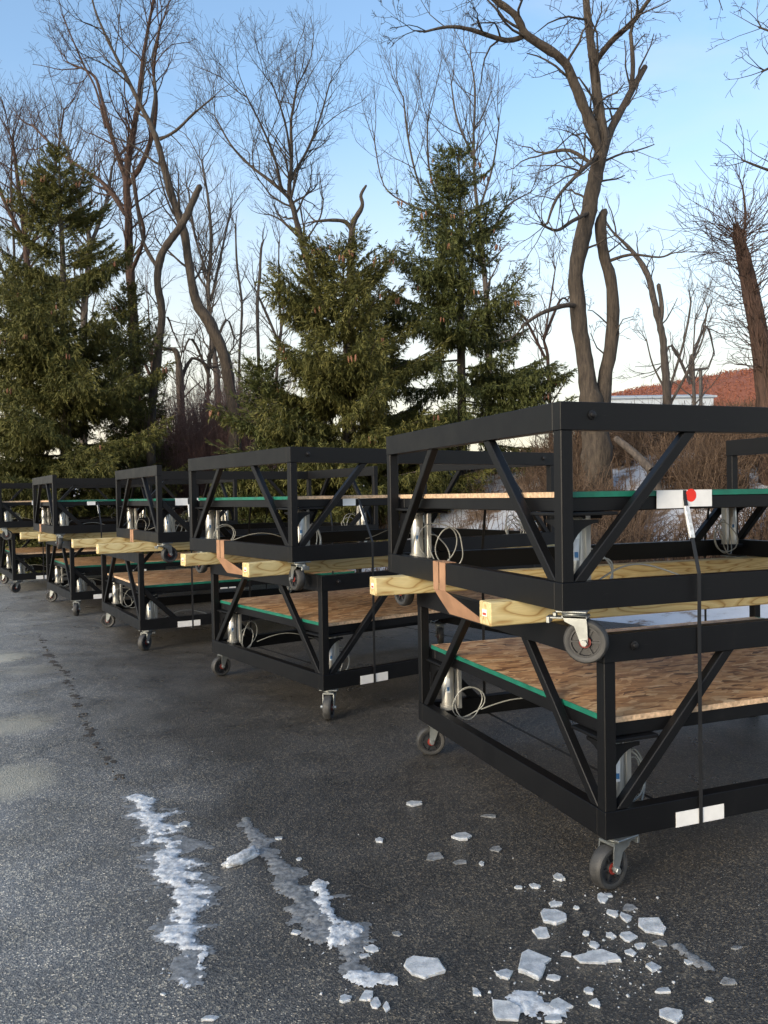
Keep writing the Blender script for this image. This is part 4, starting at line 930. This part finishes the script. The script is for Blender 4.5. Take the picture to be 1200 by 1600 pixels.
SPR_N = 0
def spruce(label, px, top_py, depth, half_w, seed, mtl='needle', thin=1.0, bottom=.3, cones=24, peak=.75, snow=0, step=.2):
    """px: trunk column, top_py: tip in the photograph, half_w: greatest half width in metres"""
    rg = np.random.default_rng(seed); tip = at(px, top_py, depth); bx, by = tip.x, tip.y; bz = land(bx, by); H = tip.z-bz
    T = Tubes(); T.tube([(0, 0, -.1), (0, .0, H*.4), (.03, 0, H*.75), (0, 0, H)], [.13*H/8, .10*H/8, .05*H/8, .012], 8)
    B = Tubes(); SP = []; SD = []; SL = []; cone_p = []; sn = []
    z = bottom
    while z < H-.05:
        q = z/H; prof = half_w*((1-q)**peak)*(1.0 if q > .12 else .85+.15*q/.12)
        for k in range(7 if q < .6 else 6):
            az = rg.uniform(0, 6.283); L = max(.18, prof*rg.uniform(.5, 1.0)**.8*1.12)
            if rg.uniform() > thin: continue
            if math.sin(az) > .55 and rg.uniform() < .45: continue          # thinner at the back
            zz = z+rg.uniform(-.1, .1); droop = (-.42+1.0*q)*rg.uniform(.7, 1.2); seg = 6
            d2 = np.array([math.cos(az), math.sin(az), 0]); side = np.array([-d2[1], d2[0], 0]); bend = rg.uniform(-.14, .14)
            def curve(t_): return d2*(L*t_)[:, None]+side*(bend*L*t_*t_)[:, None]+np.array([0, 0, 1.])*(zz+droop*L*(t_-.12)+.24*L*np.clip(t_, 0, 2)**2.3)[:, None]
            B.tube(curve(np.linspace(0, 1, seg+1)), np.linspace(.005+.008*L, .003, seg+1), 4)
            sz = min((.35, .7, 1.2, 1.8, 2.5), key=lambda a: abs(a-L)); tp_, td_, ts_ = BOUGH[sz, 1.0 if q < .72 else .2][int(rg.integers(3))]
            f = L/sz; t_ = tp_[:, 0]*f/L; c0 = curve(t_); e = 1e-3; tan = curve(t_+e)-c0; tan /= np.linalg.norm(tan, axis=1, keepdims=True)
            fl = -1 if rg.uniform() < .5 else 1; tilt = rg.uniform(-.35, .35); ys = tp_[:, 1]*f*fl
            P0 = c0+side*ys[:, None]+np.array([0, 0, 1.])*(tp_[:, 2]*min(1, f)+ys*tilt-.10*np.abs(ys))[:, None]
            D0 = tan*td_[:, :1]+side*(td_[:, 1:2]*fl)+np.array([0, 0, 1.])*td_[:, 2:3]
            keep = rg.uniform(size=len(P0)) < .9
            SP.append(P0[keep]); SD.append(D0[keep]); SL.append(ts_[keep])
            if cones and L > .4 and math.sin(az) < .4:
                for c_ in range(2):
                    if rg.uniform() < .35: cone_p.append((curve(np.array([rg.uniform(.78, .98)]))[0]+side*rg.uniform(-.1, .1)+np.array([0, 0, -.05]), rg.uniform(.08, .12)))
            if snow and q < .5 and math.sin(az) < .5:
                for c_ in range(3):
                    if rg.uniform() < snow: ii = int(rg.integers(len(P0))); sn.append((P0[ii]+np.array([0, 0, .02]), unit(D0[ii]*np.array([1, 1, .3]))))
        z += step*rg.uniform(.8, 1.25)*(1.0 if q < .8 else .7)
    SP, SD, SL = np.concatenate(SP), np.concatenate(SD), np.concatenate(SL)[:, None]; SD /= np.linalg.norm(SD, axis=1, keepdims=True)
    n = len(SP); ref = rg.normal(size=(n, 3)); a = np.cross(SD, ref); a /= np.linalg.norm(a, axis=1, keepdims=True)+1e-9; b_ = np.cross(SD, a)
    wd = SL*.055+.0035
    V8 = np.stack([SP-a*wd*.6, SP+SD*SL*.45-a*wd, SP+SD*SL, SP+SD*SL*.45+a*wd], 1)
    q = (np.arange(n)[:, None]*4); Qd = q+np.array([[0, 1, 2, 3]])
    root = tag(empty('spruce_tree', (bx, by, bz)), label, 'tree', 'evergreen spruces')
    link('trunk', T.mesh('spruce_trunk'), 'bark_grey', root); link('branches', B.mesh('spruce_branches'), 'bark', root)
    cr_ = link('crown', quad_mesh('spruce_crown', V8.reshape(-1, 3), Qd), mtl, root)
    cmh = cache.get('cone') or lathe('spruce_cone', [(.003, -.14), (.013, -.125), (.020, -.09), (.021, -.05), (.015, -.012), (.005, 0)], 8); cache['cone'] = cmh
    rg.shuffle(cone_p)
    for p, s_ in cone_p[:cones]:
        for k in range(int(rg.integers(1, 4))):
            o = link('spruce_cone', cmh, 'cone', root, (p[0]+rg.normal()*.05, p[1]+rg.normal()*.05, p[2]), (rg.normal()*.12, rg.normal()*.12, 0)); o.scale = (s_/.125,)*3
    if sn:
        vv = []; qq = []
        for p, dd in sn:
            k = len(vv); s2 = rg.uniform(.02, .05); e = unit(np.cross(dd, [0, 0, 1]))*s2*.5
            for c_ in (p-dd*s2-e, p-dd*s2+e, p+dd*s2+e, p+dd*s2-e): vv.append(c_)
            for c_ in (p-dd*s2*.6-e*.5, p-dd*s2*.6+e*.5, p+dd*s2*.6+e*.5, p+dd*s2*.6-e*.5): vv.append(c_+np.array([0, 0, .014]))
            for f in ((4, 5, 6, 7), (0, 1, 5, 4), (1, 2, 6, 5), (2, 3, 7, 6), (3, 0, 4, 7)): qq.append(tuple(k+i for i in f))
        tag(link('snow_dusting', quad_mesh('snow_dusting', vv, qq), 'snow', root), kind='stuff')
    global SPR_N; SPR_N += n
    return root
spruce('big broad spruce filling the left edge behind the far stacks', 92, 240, 17.5, 3.4, 41, 'needle', peak=.70, cones=40, step=.27)
spruce('broad yellowish spruce in the middle behind the second stack', 535, 388, 15.5, 2.9, 42, 'needle', peak=.50, cones=44, snow=.25, step=.25)
spruce('darker open spruce with a pointed tip in the right middle', 716, 232, 16.5, 3.0, 43, 'needle_dark', thin=.62, peak=.66, cones=34, bottom=.6, step=.26)
spruce('low snow-dusted spruce in front of the leaning tree', 408, 570, 15.0, 1.35, 44, 'needle_dark', peak=.5, cones=0, snow=.4, step=.24)
spruce('spruce half hidden behind the big left one', 200, 455, 19.5, 1.6, 45, 'needle', peak=.55, cones=10, step=.26)


# ------------------------------------------------------------------ brush on the bank
def brush(name, label, spots, k, hlo, hhi, mtl, seed, curl=.25, clump=-.05):
    rg = np.random.default_rng(seed); T = Tubes()
    for _ in range(k):
        px0, px1, d0, d1 = spots[int(rg.integers(len(spots)))]
        dep = rg.uniform(d0, d1); x = (rg.uniform(px0, px1)-600)/F*dep
        if mnoise.noise(Vector((x*.9, dep*.7, seed))) < clump: continue
        if past_edge(x, dep) < .3: continue
        z = land(x, dep); h = rg.uniform(hlo, hhi); lean = rg.normal(size=2)*curl
        p = np.array([x, dep, z-.03]); pts = [p]; 
        for i in range(4): pts.append(p+np.array([lean[0]*h*((i+1)/4)**1.5, lean[1]*h*((i+1)/4)**1.5, h*(i+1)/4*(1-.12*abs(lean).sum())])+rg.normal(size=3)*.02*h)
        T.tube(pts, np.linspace(.007, .003, 5)*rg.uniform(.6, 1.3), 3)
        for j in range(int(rg.integers(2, 6))):
            i = int(rg.integers(1, 4)); b0 = np.array(pts[i]); dd = unit(np.array([rg.normal()*.8, rg.normal()*.8, rg.uniform(.1, 1.0)])); L = h*rg.uniform(.15, .4)
            T.tube([b0, b0+dd*L*.5+rg.normal(size=3)*.03, b0+dd*L+rg.normal(size=3)*.06], [.004, .003, .002], 3)
    me = T.mesh(name); return tag(link(name, me, mtl), label, 'brush', kind='stuff')
brush('dry_brush', 'tangled dry brown brush and weeds on the snowy bank at right', [(780, 1330, 9.5, 12), (820, 1300, 11, 16), (850, 1260, 12, 19)], 13000, .3, .95, 'brush', 51, .3, -.12)
brush('tall_brush', 'taller reddish bare thicket between the left and middle spruces', [(180, 430, 19, 27), (230, 410, 18.5, 23)], 5200, 1.2, 4.2, 'brush_red', 52, .14, -.3)
brush('dry_brush', 'low dry brown brush along the pavement edge behind the carts', [(0, 800, 11, 18), (-150, 500, 15, 24)], 3800, .3, .9, 'brush', 53)
brush('tall_brush', 'sparse thin tall shoots standing over the bank at right', [(830, 1250, 12, 20)], 260, .7, 1.3, 'brush', 54, .12)
# fallen grey log in the brush
T = Tubes(); a, c = at(962, 685, 12.5), at(1018, 735, 12.0); T.tube(smooth_line([tuple(a)+(0,), ((a.x+c.x)/2, (a.y+c.y)/2, (a.z+c.z)/2+.03, 0), tuple(c)+(0,)], 3)[:, :3], [.05, .055, .06, .06, .065, .07, .075], 8)
T.tube([(c.x, c.y, c.z), (c.x+.15, c.y, land(c.x+.15, c.y)-.03)], [.075, .08], 8)
tag(link('fallen_log', T.mesh('fallen_log'), 'bark_grey'), 'grey fallen log lying slanted in the brown brush', 'log')

# ------------------------------------------------------------------ distance: hill, building, lamp
prof = [(880, 690), (915, 640),  (960, 618), (1040, 604), (1100, 592), (1150, 583), (1200, 578), (1280, 572), (1400, 566)]
rg = np.random.default_rng(61)
vv, qq = [], []; cols_ = 60; rows_ = 9
def prof_y(x): return float(np.interp(x, [p[0] for p in prof], [p[1] for p in prof]))
for j in range(rows_+1):
    for i in range(cols_+1):
        px = 905+(1480-905)*i/cols_; dep = 170+j*7; tp = at(px, prof_y(px), 233)
        q = j/rows_; x = (px-600)/F*dep; vv.append((x, dep, 1.5+(tp.z-1.5)*math.sin(q*math.pi/2)+rg.normal()*.2))
for j in range(rows_):
    for i in range(cols_):
        k = j*(cols_+1)+i; qq.append((k, k+1, k+cols_+2, k+cols_+1))
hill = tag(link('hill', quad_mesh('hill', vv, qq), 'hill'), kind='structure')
# foliage of the hillside wood as one mass of leaf clumps
P_ = []; 
for _ in range(34000):
    i = rg.uniform(0, cols_-.01); j = rg.uniform(0, rows_-.01); k = int(j)*(cols_+1)+int(i); fi, fj = i-int(i), j-int(j); vA = np.array(vv[k])*(1-fi)+np.array(vv[k+1])*fi; vB = np.array(vv[k+cols_+1])*(1-fi)+np.array(vv[k+cols_+2])*fi; p = vA*(1-fj)+vB*fj+np.array([rg.uniform(-.5, .5), rg.uniform(-.5, .5), abs(rg.normal())*.35]); P_.append(p)
P_ = np.array(P_); n = len(P_); a = rg.normal(size=(n, 3)); a /= np.linalg.norm(a, axis=1, keepdims=True); b_ = np.cross(a, rg.normal(size=(n, 3))); b_ /= np.linalg.norm(b_, axis=1, keepdims=True); s_ = rg.uniform(.10, .28, size=(n, 1))
V4 = np.stack([P_-a*s_, P_-b_*s_*.7, P_+a*s_, P_+b_*s_*.7], 1).reshape(-1, 3)
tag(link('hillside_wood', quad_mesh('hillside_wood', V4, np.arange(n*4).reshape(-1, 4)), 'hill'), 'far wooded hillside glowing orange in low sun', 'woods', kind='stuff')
# long pale building with a low curved roof
bd = 120; pL, pR = at(955, 640, bd), at(1115, 640, bd); zt_ = at(1040, 622, bd).z; zr = at(1040, 612, bd).z
br_ = tag(empty('long_building', (pL.x, bd, 0)), 'long pale low building in front of the orange hill', 'building'); Lb = pR.x-pL.x
link('wall', box('wall', 0, Lb, 0, 14, 1.5, zt_, 0), 'building', br_)
link('roof', prism('roof', [(-.4, zt_), (14.4, zt_), (14.4, zt_+.25), (10, zr), (4, zr), (-.4, zt_+.25)], 'x', -.4, Lb+.4), 'roofing', br_)
for k in range(5): link('wall_panel', cm('wall_panel', lambda: box('wall_panel', 0, Lb/5-.25, -.06, -.001, 2, zt_-.25, 0)), 'building', br_, (k*Lb/5+.12, 0, 0))
# parking lamp
ld = 60; lp = at(1095, 625, ld); tp = at(1096, 578, ld)
lr = tag(empty('street_lamp', (lp.x, ld, 0)), 'dark parking lot lamp post with a flat head before the orange hill', 'lamp')
link('pole', lathe('lamp_pole', [(.13, 2.0), (.13, tp.z)], 10), 'lamp', lr)
link('lamp_head', box('lamp_head', -.5, .5, -.2, .2, -.02, .14, .03), 'lamp', lr, (0, 0, tp.z), (0, -.10, 0))


print('tris', sum(sum(len(p.vertices)-2 for p in me.polygons) for me in bpy.data.meshes))
